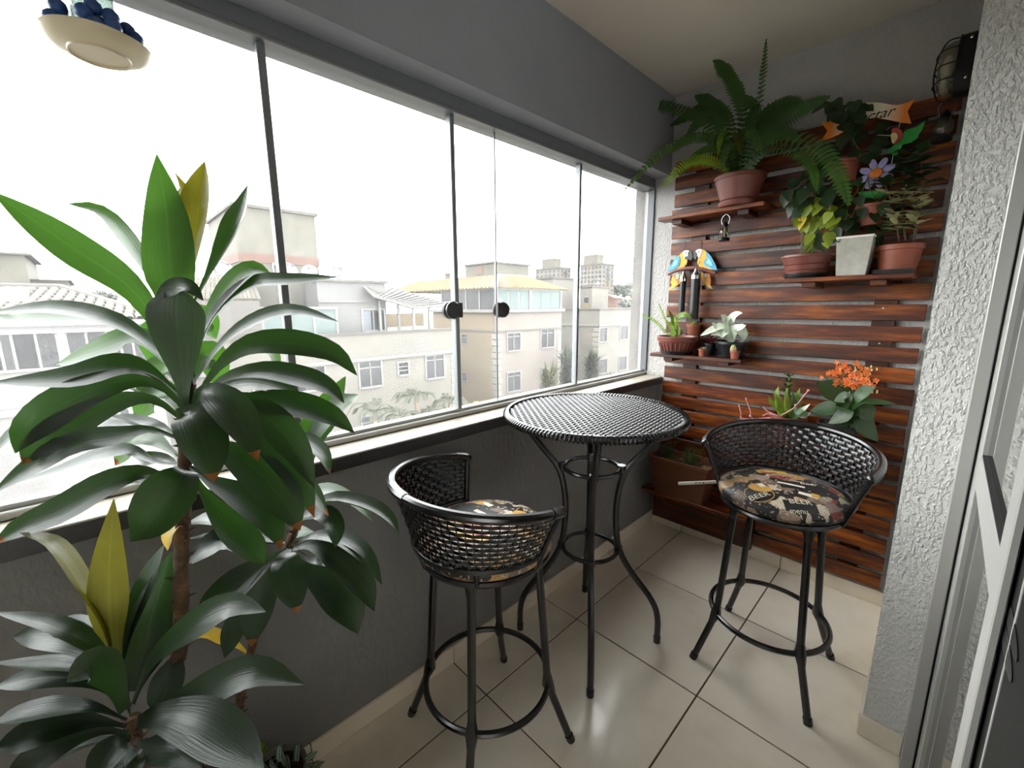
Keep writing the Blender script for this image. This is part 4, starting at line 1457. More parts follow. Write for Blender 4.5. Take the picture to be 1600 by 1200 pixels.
# ------------------------------------------------------------------ bar stools
a_ = Nt('beer_print_fabric')
vec = a_.coords((1, 1, 1))
vo = a_.new('ShaderNodeTexVoronoi', distance='CHEBYCHEV')
vo.inputs['Scale'].default_value = 19
a_.link(vec, vo.inputs['Vector'])
sepc = a_.new('ShaderNodeSeparateColor')
a_.link(vo.outputs['Color'], sepc.inputs[0])
rr = a_.ramp(sepc.outputs[0], [(0.0, hx('#1d1c1c')), (0.22, hx('#2f2a28')), (0.34, hx('#7e6a5c')), (0.50, hx('#a08c7a')), (0.60, hx('#1f1e1e')), (0.70, hx('#b08a58')), (0.78, hx('#8a4034')), (0.85, hx('#d0c4ae'))])
rr.node.color_ramp.interpolation = 'CONSTANT'
n_ = a_.noise(vec, 130, 3, 0.7)
pr2 = a_.ramp(n_, [(0.50, (1, 1, 1, 1)), (0.56, (0.45, 0.42, 0.4, 1))])
lt = a_.ramp(a_.noise(vec, 75, 2, 0.5), [(0.62, (0, 0, 0, 1)), (0.66, (1, 1, 1, 1))])
c1 = a_.mix(rr, pr2, 0.7, 'MULTIPLY')
c2 = a_.mix(c1, hx('#b9ad9c'), lt)
a_.link(c2, a_.bsdf.inputs['Base Color'])
a_.bsdf.inputs['Roughness'].default_value = 0.5
a_.bump(a_.noise(vec, 400, 2), 0.15, 0.002)
M['print'] = a_.m
for nm, c in (('print_black', '#191818'), ('print_gold', '#c79a4a'), ('print_cream', '#d8cfbd'), ('print_red', '#a33a3a'), ('print_brown', '#7d4a2c'), ('print_taupe', '#85726a'), ('print_yellow', '#c9a04c'), ('print_green', '#4d6140')):
    M[nm] = mat(nm, c, 0.5, var=0.12, vscale=60)

def dome_z(r):
    q = r / .222
    return .812 - .010 * q ** 2 - .030 * q ** 5


DOME = [(.222 * k / 12, dome_z(.222 * k / 12)) for k in range(12)] + [(.219, .775), (.2235, .765), (.2245, .757), (.222, .746), (.214, .737), (.2, .733)]


def conform(verts, off):
    return [(x, y, dome_z(math.hypot(x, y)) + off) for x, y in verts]


def patch_disc(mb, c, r0, r1, off, n=28, ex=1.0, rot=0.0):
    vs, fs = [], []
    rings = [r0 + (r1 - r0) * q / 6 for q in range(7)]
    for r in rings:
        for k in range(n):
            a = 2 * PI * k / n
            x, y = r * math.cos(a), r * ex * math.sin(a)
            X, Y = c[0] + x * math.cos(rot) - y * math.sin(rot), c[1] + x * math.sin(rot) + y * math.cos(rot)
            q = math.hypot(X, Y)
            if q > .211:
                X, Y = X * .211 / q, Y * .211 / q
            vs.append((X, Y))
    for i in range(6):
        for k in range(n):
            k2 = (k + 1) % n
            fs.append((i * n + k, i * n + k2, (i + 1) * n + k2, (i + 1) * n + k))
    mb.add(conform(vs, off), fs)


def patch_rect(mb, c, w, h, rot, off, n=6, rmax=.211):
    vs, fs = [], []
    for j_ in range(n + 1):
        for i in range(n + 1):
            x, y = (i / n - .5) * w, (j_ / n - .5) * h
            X, Y = c[0] + x * math.cos(rot) - y * math.sin(rot), c[1] + x * math.sin(rot) + y * math.cos(rot)
            r = math.hypot(X, Y)
            if r > rmax:
                X, Y = X * rmax / r, Y * rmax / r
            vs.append((X, Y))
    for j_ in range(n):
        for i in range(n):
            fs.append((j_ * (n + 1) + i, j_ * (n + 1) + i + 1, (j_ + 1) * (n + 1) + i + 1, (j_ + 1) * (n + 1) + i))
    mb.add(conform(vs, off), fs)


def patch_text(mb, s, c, size, rot, off, shear=0):
    v, f = text_mesh(s, size, shear)
    vs = [(c[0] + x * math.cos(rot) - y * math.sin(rot), c[1] + x * math.sin(rot) + y * math.cos(rot)) for x, y, z in v]
    mb.add(conform(vs, off), f)


RC = Vector((0.925, -0.785, 0))     # where the right stool stands


def loc(px, py):
    p = at(px, py, z=.797) - RC
    return (p.x, p.y)


def make_stool():
    s = empty('bar_stool', (0, 0, 0), 'black rattan bar stool with beer print cushion standing before the slat panel', 'stool', 'bar stools')
    fr = MB().tube([(.205 * math.cos(a * PI / 30), .205 * math.sin(a * PI / 30), .722) for a in range(60)], .012, 8, closed=True)
    fr.lathe([(0, .712), (.2, .712), (.2, .734), (0, .734)], n=48)
    fr.build('seat_frame', M['rattan'], s)
    cu = MB().lathe(DOME[::-1], n=64).build('cushion', M['print'], s, 80)
    # print on the cushion
    r1 = loc(1186, 772)
    r2 = loc(1172, 781)
    dirv = Vector(loc(1206, 776)) - Vector(loc(1165, 779)) if False else None
    ax, ay = loc(1165, 778)
    bx_, by_ = loc(1208, 778)
    rot = math.atan2(by_ - ay, bx_ - ax)
    mk = lambda nm, mt, mb: mb.build(nm, M[mt], cu, 80)
    q = MB(); patch_rect(q, loc(1205, 742), .115, .040, rot - .2, .0008); mk('print_patch', 'print_yellow', q)
    q = MB(); patch_text(q, 'BIER', loc(1205, 743), .028, rot - .2, .0012) if False else patch_rect(q, loc(1200, 743), .06, .012, rot - .2, .0012); mk('print_patch', 'print_red', q)
    q = MB(); patch_rect(q, loc(1300, 746), .10, .036, rot - .4, .0008); mk('print_patch', 'print_taupe', q)
    q = MB(); patch_disc(q, loc(1300, 748), 0, .022, .0012, ex=.55, rot=rot - .4); mk('print_patch', 'print_red', q)
    q = MB(); patch_rect(q, loc(1252, 765), .150, .075, rot - .35, .0007); mk('print_patch', 'print_black', q)
    q = MB(); patch_rect(q, loc(1235, 763), .09, .016, rot - .6, .0011); patch_rect(q, loc(1262, 778), .06, .022, rot - .7, .0011); mk('print_patch', 'print_cream', q)
    q = MB(); patch_rect(q, loc(1274, 779), .026, .030, rot - .5, .0014); mk('print_patch', 'print_gold', q)
    q = MB(); patch_rect(q, loc(1252, 790), .105, .058, rot - .25, .0010); mk('print_patch', 'print_black', q)
    q = MB(); patch_rect(q, loc(1312, 795), .065, .070, rot - .3, .0009); mk('print_patch', 'print_taupe', q)
    q = MB(); patch_disc(q, loc(1307, 806), .0, .022, .0013); mk('print_patch', 'print_cream', q)
    q = MB(); patch_disc(q, loc(1307, 806), .0, .017, .0016); mk('print_patch', 'print_red', q)
    q = MB(); patch_disc(q, loc(1186, 772), 0, .052, .0010, ex=.95); mk('print_patch', 'print_black', q)
    q = MB(); patch_disc(q, loc(1186, 772), .047, .050, .0013, ex=.95); mk('print_ring', 'print_gold', q)
    q = MB(); patch_disc(q, loc(1187, 766), 0, .040, .0018, ex=.75); mk('print_patch', 'print_gold', q)
    q = MB(); patch_rect(q, loc(1189, 763), .022, .030, rot, .0024); mk('print_patch', 'print_cream', q)
    q = MB(); patch_rect(q, loc(1187, 775), .090, .030, rot, .0028); mk('print_patch', 'print_black', q)
    q = MB(); patch_rect(q, loc(1152, 779), .034, .042, rot + .4, .0010); mk('print_patch', 'print_brown', q)
    q = MB(); patch_rect(q, loc(1149, 770), .036, .016, rot + .4, .0013); mk('print_patch', 'print_cream', q)
    q = MB(); patch_rect(q, loc(1215, 797), .032, .036, rot - .2, .0010); mk('print_patch', 'print_cream', q)
    q = MB(); patch_rect(q, loc(1215, 799), .024, .026, rot - .2, .0013); mk('print_patch', 'print_brown', q)
    q = MB(); patch_rect(q, loc(1325, 778), .05, .022, rot - .8, .0010); mk('print_patch', 'print_green', q)
    q = MB(); patch_rect(q, loc(1325, 766), .04, .02, rot - .6, .0010); mk('print_patch', 'print_cream', q)
    for tx, px, py, sz, rr_, of_, sh_ in (('BEER', 1186.5, 775, .034, rot, .0034, 0), ('BEER', 1250, 786, .034, rot - .22, .0022, 0), ('menu', 1249, 793.5, .026, rot - .22, .0022, 0), ('Beer', 1262, 762, .032, rot - .22, .0020, .2)):
        q = MB()
        patch_text(q, tx, loc(px, py), sz, rr_, of_, sh_)
        mk('print_lettering', 'print_cream', q)
    # legs, foot ring
    for k in range(4):
        a = math.radians(45 + 90 * k)
        e = lambda r, z: Vector((r * math.cos(a), r * math.sin(a), z))
        g = MB().tube([e(.176, .712), e(.212, .222)], .0135, 10)
        g.tube([e(.176, .712), e(.178, .690), e(.1805, .655)], [.021, .019, .0135], 10)
        g.tube([e(.212, .235), e(.214, .215), e(.296, .0)], .0130, 10)
        g.tube([e(.2095, .262), e(.213, .22), e(.228, .18)], [.0135, .021, .0135], 10)
        g.tube([e(.288, .022), e(.2965, .0)], .0155, 10)
        g.build('leg', M['rattan'], s)
    MB().tube([(.214 * math.cos(a * PI / 30), .214 * math.sin(a * PI / 30), .22) for a in range(60)], .0105, 8, closed=True).build('foot_ring', M['rattan'], s)
    # woven wrap-around back
    A0, A1 = math.radians(-14), math.radians(194)

    def surf(u, v):
        th = A0 + (A1 - A0) * u
        mid = math.sin(PI * u)
        zt_ = .925 + .060 * mid ** .8
        # the ends lean a little towards the front
        r = .230 + (.286 - .230) * v ** 1.1
        z = .778 + (zt_ - .778) * v
        th2 = th + (.08 * v * (1 if u > .5 else -1)) * abs(2 * u - 1) ** 3
        return Vector((r * math.cos(th2), r * math.sin(th2), z)), Vector((math.cos(th2), math.sin(th2), .25)).normalized()

    NR = 44
    rows = 11
    wv = MB()
    for k in range(rows):
        v0, v1 = (k + .75) / (rows + .7) - .034, (k + .75) / (rows + .7) + .034
        vs, fs = [], []
        n = NR * 2
        for i in range(n + 1):
            u = i / n
            off = .0046 * math.cos(PI * i / 2 + PI * (k % 2)) if i % 2 == 0 else 0
            p0, nn = surf(u, v0)
            p1, _ = surf(u, v1)
            pm = (p0 + p1) / 2
            vs += [p0 + nn * off, pm + nn * (off + .0013), p1 + nn * off, pm + nn * (off - .0013)]
        for i in range(n):
            for q in range(4):
                q2 = (q + 1) % 4
                fs.append((i * 4 + q, i * 4 + q2, (i + 1) * 4 + q2, (i + 1) * 4 + q))
        wv.add(vs, fs)
    for i in range(0, NR + 1):
        u = i / NR
        wv.tube([surf(u, v)[0] for v in (0, .33, .66, 1)], .0022, 4, cap=False)
    o = wv.build('woven_back', M['rattan'], s, 70)
    o['kind'] = 'stuff'
    MB().tube([surf(i / 48, 1.0)[0] for i in range(49)], .0135, 10).tube([surf(i / 40, 1.0)[0] + Vector((0, 0, .0)) for i in range(18, 23)], .0155, 10).tube([surf(i / 100, 1.0)[0] for i in range(0, 5)], .0165, 10).tube([surf(1 - i / 100, 1.0)[0] for i in range(0, 5)], .0165, 10).build('back_rail', M['rattan'], s)
    MB().tube([surf(i / 48, 0.0)[0] for i in range(49)], .0095, 8).build('lower_rail', M['rattan'], s)
    for i in (12, 24, 36):
        p = surf(i / 48, 0.0)[0]
        MB().tube([p, Vector((p.x * .92, p.y * .92, .722))], .008, 8).build('back_stay', M['rattan'], s)
    for u in (0.0, 1.0):
        MB().tube([Vector((surf(u, 0)[0].x * .92, surf(u, 0)[0].y * .92, .722))] + [surf(u, v)[0] for v in (0, .25, .5, .75, 1.0)], .0105, 8).ball(surf(u, 1.0)[0], .017, 10, 6).build('end_post', M['rattan'], s)
    return s


st1 = make_stool()
st1.location = RC
st2 = copy_tree(st1)
st2.location = (0.325, -1.825, 0)
st2.rotation_euler = (0, 0, math.radians(171))
st2['label'] = 'black rattan bar stool with beer print cushion beside the potted cordyline'

# ------------------------------------------------------------------ white slotted strip sticking out past the right seat
a = at(1060, 755.5, z=.742)
b = at(1132, 752.5, z=.742)
ws = MB()
d = (b - a).normalized()
e2 = a + d * ((b - a).length + .012)
up_ = Vector((0, 0, 1))
sd = d.cross(up_).normalized()
u2 = sd.cross(d)
vs = []
for p in (a, e2):
    for x, y in ((-.006, -.003), (.006, -.003), (.006, .003), (-.006, .003)):
        vs.append(p + u2 * x + sd * y)
ws.add(vs, [(0, 1, 2, 3), (7, 6, 5, 4), (0, 4, 5, 1), (1, 5, 6, 2), (2, 6, 7, 3), (3, 7, 4, 0)])
rod = tag(ws.build('white_strip', M['white_plastic'], None, origin=a), 'thin white slotted strip poking out beside the right stool seat', 'strip')
sl_ = MB()
for t in (.078, .094, .110):
    c = a + d * t
    sl_.add([c + d * dx + u2 * uz_ + sd * s_ for dx, uz_, s_ in ((-.005, -.002, .0032), (.005, -.002, .0032), (.005, .002, .0032), (-.005, .002, .0032))], [(0, 1, 2, 3)])
    sl_.add([c + d * dx + u2 * uz_ - sd * s_ for dx, uz_, s_ in ((-.005, -.002, .0032), (.005, -.002, .0032), (.005, .002, .0032), (-.005, .002, .0032))], [(0, 1, 2, 3)])
sl_.build('slot', M['black_rubber'], rod, origin=a)

# ------------------------------------------------------------------ the tall cordyline at the left
cp_ = Vector((0.33, -2.60, 0))
cy = empty('cordyline', cp_, 'tall dark-leaved cordyline with three crowns before the window', 'plant')
round_pot('pot', cy, (cp_.x, cp_.y, 0.0), .13, .175, .30, M['black_plastic'], lip=.03)


def D(px, py, d):
    p = at(px, py, d=d)
    # stay clear of the glass and the sill
    for _ in range(40):
        if p.x > (-.075 if p.z > 1.045 else .035):
            break
        d -= .02
        p = at(px, py, d=d)
    return p


def cane(ctrl, r0, r1, n=46):
    P = spline(ctrl, n)
    rs = [(r0 + (r1 - r0) * i / (n - 1)) * (1 + .10 * (i % 2)) for i in range(n)]
    mb = MB().tube(P, rs, 10)
    for i in range(2, n - 2):
        for q in range(2):
            an = rv(0, 2 * PI)
            e = Vector((math.cos(an), math.sin(an), rv(.1, .6)))
            mb.tube([P[i] + e * rs[i] * .7, P[i] + e * (rs[i] + rv(.004, .014))], [.004, .0008], 4)
    return mb.build('cane', M['cane'], cy, 50)


cane([(cp_.x - .02, cp_.y, .28), D(276, 1100, .88), D(283, 1000, .86), D(283, 880, .85), D(288, 780, .85), D(290, 690, .85), D(296, 600, .85)], .0138, .011)
cane([(cp_.x - .04, cp_.y + .05, .28), D(372, 1140, .98), D(385, 1050, .99), D(402, 980, 1.0), D(425, 910, 1.0), D(448, 855, 1.0), D(465, 815, 1.0)], .0095, .0078)
cane([(cp_.x + .03, cp_.y - .04, .28), (cp_.x + .05, cp_.y - .06, .5), D(212, 1200, .79), D(210, 1160, .79), D(206, 1120, .79)], .015, .012, 30)
# green sheathing stem at the top of the tall crown
MB().tube(spline([D(296, 690, .85), D(294, 620, .85), D(287, 545, .85), D(280, 490, .85)], 10), [.015, .015, .0145, .014, .014, .014, .014, .0145, .014, .010], 10).build('leaf_sheath', M['leaf'], cy)


def L(pts, w, d0, d1, mt='leaf', tip=None, fold=.12, base=.13, peak=.6, Wt=48):
    """leaf traced by its midrib: depth runs from d0 at the stem to d1 at the tip"""
    n = len(pts)
    P = [D(x, y, d0 + (d1 - d0) * (i / (n - 1))) for i, (x, y) in enumerate(pts)]
    dm = d0 + (d1 - d0) * .6
    W = max(w, Wt) / F_PX * dm
    cf = min(1.0, max(.22, w / max(w, Wt)))
    if cf > .97:
        cf = .97
    return leaf_obj(P, W, cf, M[mt], cy, 16, fold, base, peak, tipmat=M['leaf_tip'] if tip else None)


# tall crown
L([(283, 520), (268, 440), (261, 340), (245, 241)], 68, .85, .86, 'leaf_bright', base=.45, peak=.45, fold=.06)
L([(288, 480), (300, 400), (311, 320), (320, 252)], 38, .88, .92, 'leaf_olive', fold=.25)
L([(285, 470), (287, 380), (281, 310), (272, 268)], 22, .90, .93, 'leaf_olive', fold=.3)
L([(292, 590), (215, 462), (110, 385), (-14, 298)], 54, .85, .70, 'leaf_bright', fold=.1, base=.25)
L([(280, 510), (240, 445), (198, 385), (155, 335), (106, 318)], 24, .87, .95, 'leaf_bright', fold=.2)
L([(300, 480), (335, 420), (368, 365), (384, 325), (388, 288)], 22, .87, .96, 'leaf', fold=.3)
L([(289, 640), (284, 575), (277, 505), (276, 447)], 74, .83, .79, 'leaf', base=.16, peak=.74, fold=.05, Wt=76)
L([(240, 476), (262, 452), (292, 448), (318, 470)], 26, .79, .765, 'leaf', base=.3, peak=.5, fold=.05, Wt=30)
L([(294, 580), (325, 500), (360, 450), (395, 421), (425, 430)], 26, .86, .98, 'leaf_bright')
L([(294, 600), (330, 500), (390, 447), (460, 440), (530, 433)], 20, .86, .96, 'leaf')
L([(296, 610), (345, 540), (400, 502), (460, 488), (530, 503)], 20, .86, .93, 'leaf')
L([(297, 640), (340, 575), (390, 540), (455, 537), (520, 553), (558, 587)], 40, .85, .88, 'leaf')
L([(298, 650), (345, 595), (405, 580), (465, 590), (510, 606), (538, 630)], 34, .85, .84, 'leaf')
L([(299, 660), (340, 612), (385, 597), (435, 606), (482, 630)], 30, .86, .93, 'leaf')
L([(300, 668), (345, 637), (400, 628), (465, 634), (520, 652), (554, 677)], 40, .85, .90, 'leaf')
L([(298, 640), (318, 612), (350, 628), (380, 668), (403, 720)], 58, .83, .74, 'leaf', 1)
L([(293, 680), (288, 648), (305, 660), (322, 705), (334, 753)], 68, .82, .72, 'leaf', 1, peak=.62)
L([(300, 668), (360, 625), (415, 650), (460, 700), (492, 762)], 52, .85, .83, 'leaf', peak=.6)
L([(300, 680), (370, 660), (420, 690), (465, 745), (491, 808)], 48, .85, .85, 'leaf', 1, peak=.6)
L([(298, 700), (345, 700), (400, 735), (445, 785), (469, 829)], 62, .84, .80, 'leaf', 1, peak=.6)
L([(298, 730), (330, 752), (380, 778), (420, 815), (440, 857)], 44, .84, .80, 'leaf', 1, peak=.6)
L([(298, 735), (325, 780), (360, 825), (395, 858), (412, 880)], 44, .86, .90, 'leaf')
L([(300, 670), (440, 680), (480, 692), (505, 715), (516, 740)], 24, .86, .92, 'leaf', 1)
L([(300, 690), (430, 720), (480, 765), (513, 806)], 26, .86, .90, 'leaf', 1)
L([(291, 735), (285, 742), (262, 775), (232, 820), (204, 846)], 76, .83, .73, 'leaf', peak=.5, base=.3, Wt=78)
L([(292, 600), (240, 545), (180, 505), (90, 483), (-14, 487)], 26, .85, .78, 'leaf')
L([(292, 590), (235, 535), (160, 500), (80, 497), (20, 500), (-14, 490)], 24, .88, .86, 'leaf_bright')
L([(290, 610), (250, 555), (212, 530), (150, 550), (87, 570)], 34, .88, .93, 'leaf_bright')
L([(290, 625), (240, 585), (190, 572), (110, 590), (-14, 598)], 38, .85, .77, 'leaf')
L([(290, 640), (245, 600), (185, 596), (110, 625), (50, 668), (24, 708)], 56, .84, .76, 'leaf', peak=.65)
L([(290, 660), (240, 625), (180, 630), (110, 665), (60, 698), (36, 725)], 50, .84, .77, 'leaf', 1, peak=.65)
L([(290, 690), (235, 672), (190, 682), (115, 695), (50, 730), (-14, 772)], 36, .84, .76, 'leaf')
L([(288, 700), (250, 668), (190, 665), (140, 690), (100, 702)], 26, .88, .92, 'leaf')
L([(289, 728), (240, 722), (205, 708), (165, 712), (100, 735), (20, 757)], 22, .85, .80, 'leaf')
L([(289, 745), (250, 742), (215, 740), (165, 758), (95, 798), (30, 825), (-10, 850)], 42, .84, .76, 'leaf', 1)
L([(289, 755), (240, 760), (200, 751), (130, 752), (72, 756)], 18, .87, .90, 'leaf', peak=.8)
L([(283, 560), (262, 520), (243, 528), (231, 563)], 46, .92, 1.02, 'leaf_bright')
L([(288, 620), (270, 580), (245, 585), (213, 612)], 46, .92, 1.02, 'leaf_bright')
L([(288, 660), (265, 618), (235, 622), (212, 655)], 44, .92, 1.02, 'leaf_bright', 1)
L([(288, 720), (240, 690), (205, 690), (180, 727)], 38, .92, 1.02, 'leaf_bright', 1)
L([(292, 570), (300, 510), (320, 500), (338, 530)], 38, .92, 1.04, 'leaf_bright')
L([(296, 620), (312, 560), (332, 562), (347, 613)], 44, .92, 1.04, 'leaf_bright')
L([(298, 630), (360, 560), (415, 545), (439, 582)], 24, .92, 1.05, 'leaf_bright')
L([(288, 690), (130, 640), (70, 655), (20, 685), (-14, 712)], 24, .87, .84, 'leaf')
L([(288, 650), (150, 585), (100, 598), (74, 626)], 14, .9, .95, 'leaf')
L([(288, 745), (262, 722), (225, 725), (190, 738), (172, 741)], 26, .9, .97, 'leaf')
# middle crown
L([(465, 820), (485, 797), (520, 783), (570, 795), (605, 815), (623, 836)], 20, 1.0, 1.0, 'leaf', fold=.25)
L([(463, 818), (480, 785), (505, 768), (545, 782), (582, 814)], 20, 1.02, 1.1, 'leaf_bright')
L([(463, 825), (478, 806), (505, 806), (520, 828), (524, 856)], 32, .98, .92, 'leaf')
L([(460, 850), (490, 838), (530, 842), (570, 872), (597, 914)], 28, 1.0, .98, 'leaf')
L([(458, 858), (490, 853), (530, 875), (565, 912), (585, 955)], 44, .98, .92, 'leaf')
L([(458, 868), (482, 893), (520, 920), (545, 952), (559, 990)], 60, .98, .92, 'leaf')
L([(452, 858), (447, 872), (453, 912), (465, 958)], 54, .96, .86, 'leaf', 1)
L([(450, 858), (420, 876), (380, 905), (335, 942), (306, 970)], 46, .98, .92, 'leaf')
L([(448, 868), (425, 895), (402, 955), (393, 1010)], 48, .98, .92, 'leaf', 1)
L([(440, 890), (400, 935), (368, 985), (351, 1028)], 34, 1.0, .95, 'leaf')
L([(450, 868), (405, 872), (360, 845), (325, 855), (288, 885)], 36, 1.0, .95, 'leaf')
L([(455, 850), (410, 845), (360, 820), (325, 812), (294, 816)], 26, 1.02, 1.02, 'leaf')
L([(455, 850), (400, 845), (350, 838), (294, 842)], 14, 1.02, 1.0, 'leaf')
L([(462, 800), (480, 700), (505, 650), (540, 588)], 48, 1.02, 1.16, 'leaf_bright', base=.4)
L([(462, 790), (490, 690), (530, 635), (560, 616)], 28, 1.02, 1.14, 'leaf_bright')
L([(455, 790), (425, 690), (412, 640), (412, 596)], 20, 1.04, 1.12, 'leaf_olive')
L([(455, 790), (415, 680), (396, 640), (393, 608)], 16, 1.04, 1.12, 'leaf_bright')
L([(460, 820), (430, 770), (400, 745), (380, 760)], 26, 1.03, 1.1, 'leaf_bright')
L([(465, 860), (490, 880), (510, 878), (520, 895)], 26, 1.02, 1.05, 'leaf')
L([(462, 840), (480, 835), (494, 833)], 20, 1.05, 1.1, 'leaf_bright')
L([(398, 1032), (372, 1012), (345, 1003), (320, 993), (291, 1004)], 18, 1.0, .97, 'leaf_yellow')
L([(292, 830), (283, 820), (268, 835), (262, 860)], 18, .85, .83, 'leaf_yellow')
L([(395, 775), (388, 752), (392, 738)], 14, 1.0, 1.02, 'leaf_yellow')
# low front crown
L([(182, 1050), (172, 960), (171, 880), (178, 779)], 50, .78, .80, 'leaf_olive', base=.3, peak=.45, fold=.1)
L([(180, 1040), (158, 970), (120, 905), (80, 850), (30, 832)], 24, .78, .76, 'leaf_olive')
L([(188, 1040), (184, 990), (196, 945), (195, 902)], 20, .80, .84, 'leaf', fold=.25)
L([(190, 1050), (205, 980), (230, 915), (257, 850)], 26, .80, .86, 'leaf')
L([(205, 1080), (222, 1030), (238, 960), (268, 862)], 56, .80, .86, 'leaf', base=.3)
L([(210, 1080), (242, 1020), (266, 960), (281, 886)], 50, .82, .9, 'leaf', base=.3)
L([(208, 1100), (240, 1030), (300, 980), (360, 948), (415, 956)], 44, .78, .74, 'leaf')
L([(215, 1130), (260, 1108), (325, 1076), (400, 1050), (476, 1070)], 52, .77, .74, 'leaf', peak=.6)
L([(215, 1130), (250, 1118), (310, 1130), (365, 1165), (412, 1200)], 74, .75, .66, 'leaf', base=.3, Wt=74)
L([(198, 1070), (165, 1030), (125, 1000), (70, 975), (-10, 957)], 28, .77, .70, 'leaf')
L([(195, 1080), (160, 1030), (115, 1000), (65, 990), (20, 995)], 46, .79, .80, 'leaf')
L([(195, 1090), (150, 1055), (100, 1042), (50, 1040), (-10, 1036)], 22, .77, .70, 'leaf')
L([(195, 1100), (150, 1070), (100, 1058), (45, 1062), (-10, 1074)], 36, .77, .70, 'leaf')
L([(198, 1125), (150, 1108), (90, 1108), (30, 1118), (-10, 1130)], 30, .76, .69, 'leaf')
L([(198, 1135), (150, 1128), (90, 1135), (30, 1155), (-10, 1172)], 44, .76, .68, 'leaf')
L([(200, 1145), (150, 1142), (95, 1160), (40, 1200), (20, 1225)], 46, .76, .67, 'leaf')
L([(205, 1150), (185, 1160), (165, 1185), (145, 1225)], 46, .74, .67, 'leaf')
L([(195, 1110), (175, 1060), (145, 1038), (104, 1066)], 50, .75, .69, 'leaf', base=.35)
L([(205, 1120), (198, 1070), (204, 1022)], 18, .79, .84, 'leaf')
L([(215, 1125), (245, 1110), (266, 1060), (278, 1020)], 44, .80, .86, 'leaf')
L([(212, 1160), (240, 1165), (275, 1170), (315, 1200)], 54, .76, .70, 'leaf')
L([(200, 1160), (195, 1190), (205, 1230)], 48, .74, .68, 'leaf')
L([(198, 1150), (120, 1165), (60, 1190), (10, 1225)], 36, .78, .72, 'leaf')
L([(185, 1040), (140, 990), (95, 985), (50, 1010)], 30, .8, .84, 'leaf')

# ------------------------------------------------------------------ inch plant on the floor by the wall
ip = empty('inch_plant', (0.16, -2.30, 0), 'low pot with striped inch plant leaves at the foot of the grey wall', 'plant')
ipc = at(436, 1215, x=.17)
ip.location = (ipc.x, ipc.y, 0)
M['stone_pot'] = mat('grey_speckled_pot', '#77756f', .8, var=.25, vscale=60)
h_ip = max(.08, ipc.z + .03)
round_pot('pot', ip, (ipc.x, ipc.y, 0), .055, .072, h_ip, M['stone_pot'], lip=.02)
a_ = Nt('striped_leaf')
vec = a_.coords((1, 1, 1))
sx_ = a_.new('ShaderNodeSeparateXYZ')
a_.link(vec, sx_.inputs[0])
ab_ = a_.new('ShaderNodeMath', operation='ABSOLUTE')
a_.link(sx_.outputs[1], ab_.inputs[0])
rp = a_.ramp(ab_.outputs[0], [(0.0, hx('#3d5540')), (0.0028, hx('#b4c4b4')), (0.0058, hx('#b4c4b4')), (0.0075, hx('#3d5540'))])
a_.link(rp, a_.bsdf.inputs['Base Color'])
a_.bsdf.inputs['Roughness'].default_value = .35
M['striped'] = a_.m
li = leaf_mesh('striped', M['striped'], .052, .022, fold=.15)
for px, py, dx, dz_ in ((420, 1196, -.4, .5), (430, 1200, -.2, .8), (446, 1203, .2, .6), (456, 1205, -.3, .8), (476, 1204, .6, .5), (412, 1202, -.5, .7), (424, 1206, .3, .7), (438, 1210, -.2, .6), (466, 1212, .4, .5), (448, 1190, -.3, 1), (464, 1182, .1, 1), (476, 1180, .8, .6), (474, 1195, .8, -.2), (460, 1200, 0, .7), (440, 1200, -.6, .6), (482, 1192, .7, .3), (452, 1196, -.1, 1), (468, 1203, .5, .6), (436, 1183, .1, 1)):
    p = at(px, py + 8, x=.15 + rv(0, .05))
    put_leaf(li, ip, p, (dx * .7, dx * .7, dz_), (.6, -.7, .5), rv(.8, 1.1))
MB().tube(spline([Vector((ipc.x, ipc.y, h_ip - .01)), at(425, 1192, x=.15), at(436, 1177, x=.15)], 6), .002, 5).tube([Vector((ipc.x, ipc.y, h_ip - .02)), at(462, 1206, x=.17)], .002, 5).build('stems', M['pink_stem'], ip)
lsg = leaf_mesh('succ', M['succ'], .045, .026)
for k in range(26):
    p = at(rv(385, 415), rv(1165, 1188), x=rv(.1, .16))
    put_leaf(lsg, ip, p, (rv(-1, 1), rv(-1, 1), rv(.2, 1)), (.5, -.7, .6), rv(.3, .5))

# ------------------------------------------------------------------ hummingbird feeder at the top left
fdc = at(156, 84, d=.80)
hf = empty('hummingbird_feeder', fdc, 'clear bottle bird feeder with cream dish and blue flowers, hanging at the window', 'bird feeder')
M['cream'] = mat('cream_plastic', '#cfc2a4', .4, var=.06)
c = (fdc.x, fdc.y, fdc.z)
MB().lathe([(0, -.004), (.041, -.004), (.042, -.007), (.045, -.007), (.046, -.003), (.060, .001), (.072, .008), (.0765, .015), (.079, .018), (.077, .020), (.070, .014), (.045, .009), (.040, .014), (0, .014)], c, 48, lobes=6, la=.012).build('dish', M['cream'], hf)
MB().lathe([(.026, .013), (.032, .022), (.033, .2), (.025, .235), (.012, .25), (.012, .27), (.011, .27), (.011, .25), (.024, .234), (.0315, .2), (.0305, .024), (.025, .013)], c, 32).build('bottle', M['clear_plastic'], hf)
MB().lathe([(0, .262), (.014, .262), (.014, .285), (0, .287)], c, 20).build('bottle_cap', M['cream'], hf)
MB().tube([(c[0], c[1], c[2] + .285), (c[0], c[1], ZC)], .0012, 5).build('hanging_wire', M['black_metal'], hf)
M['petal_blue'] = mat('blue_plastic_petal', '#2e4f86', .4, var=.3, vscale=30)
M['petal_green'] = mat('green_plastic', '#2f5c54', .45)
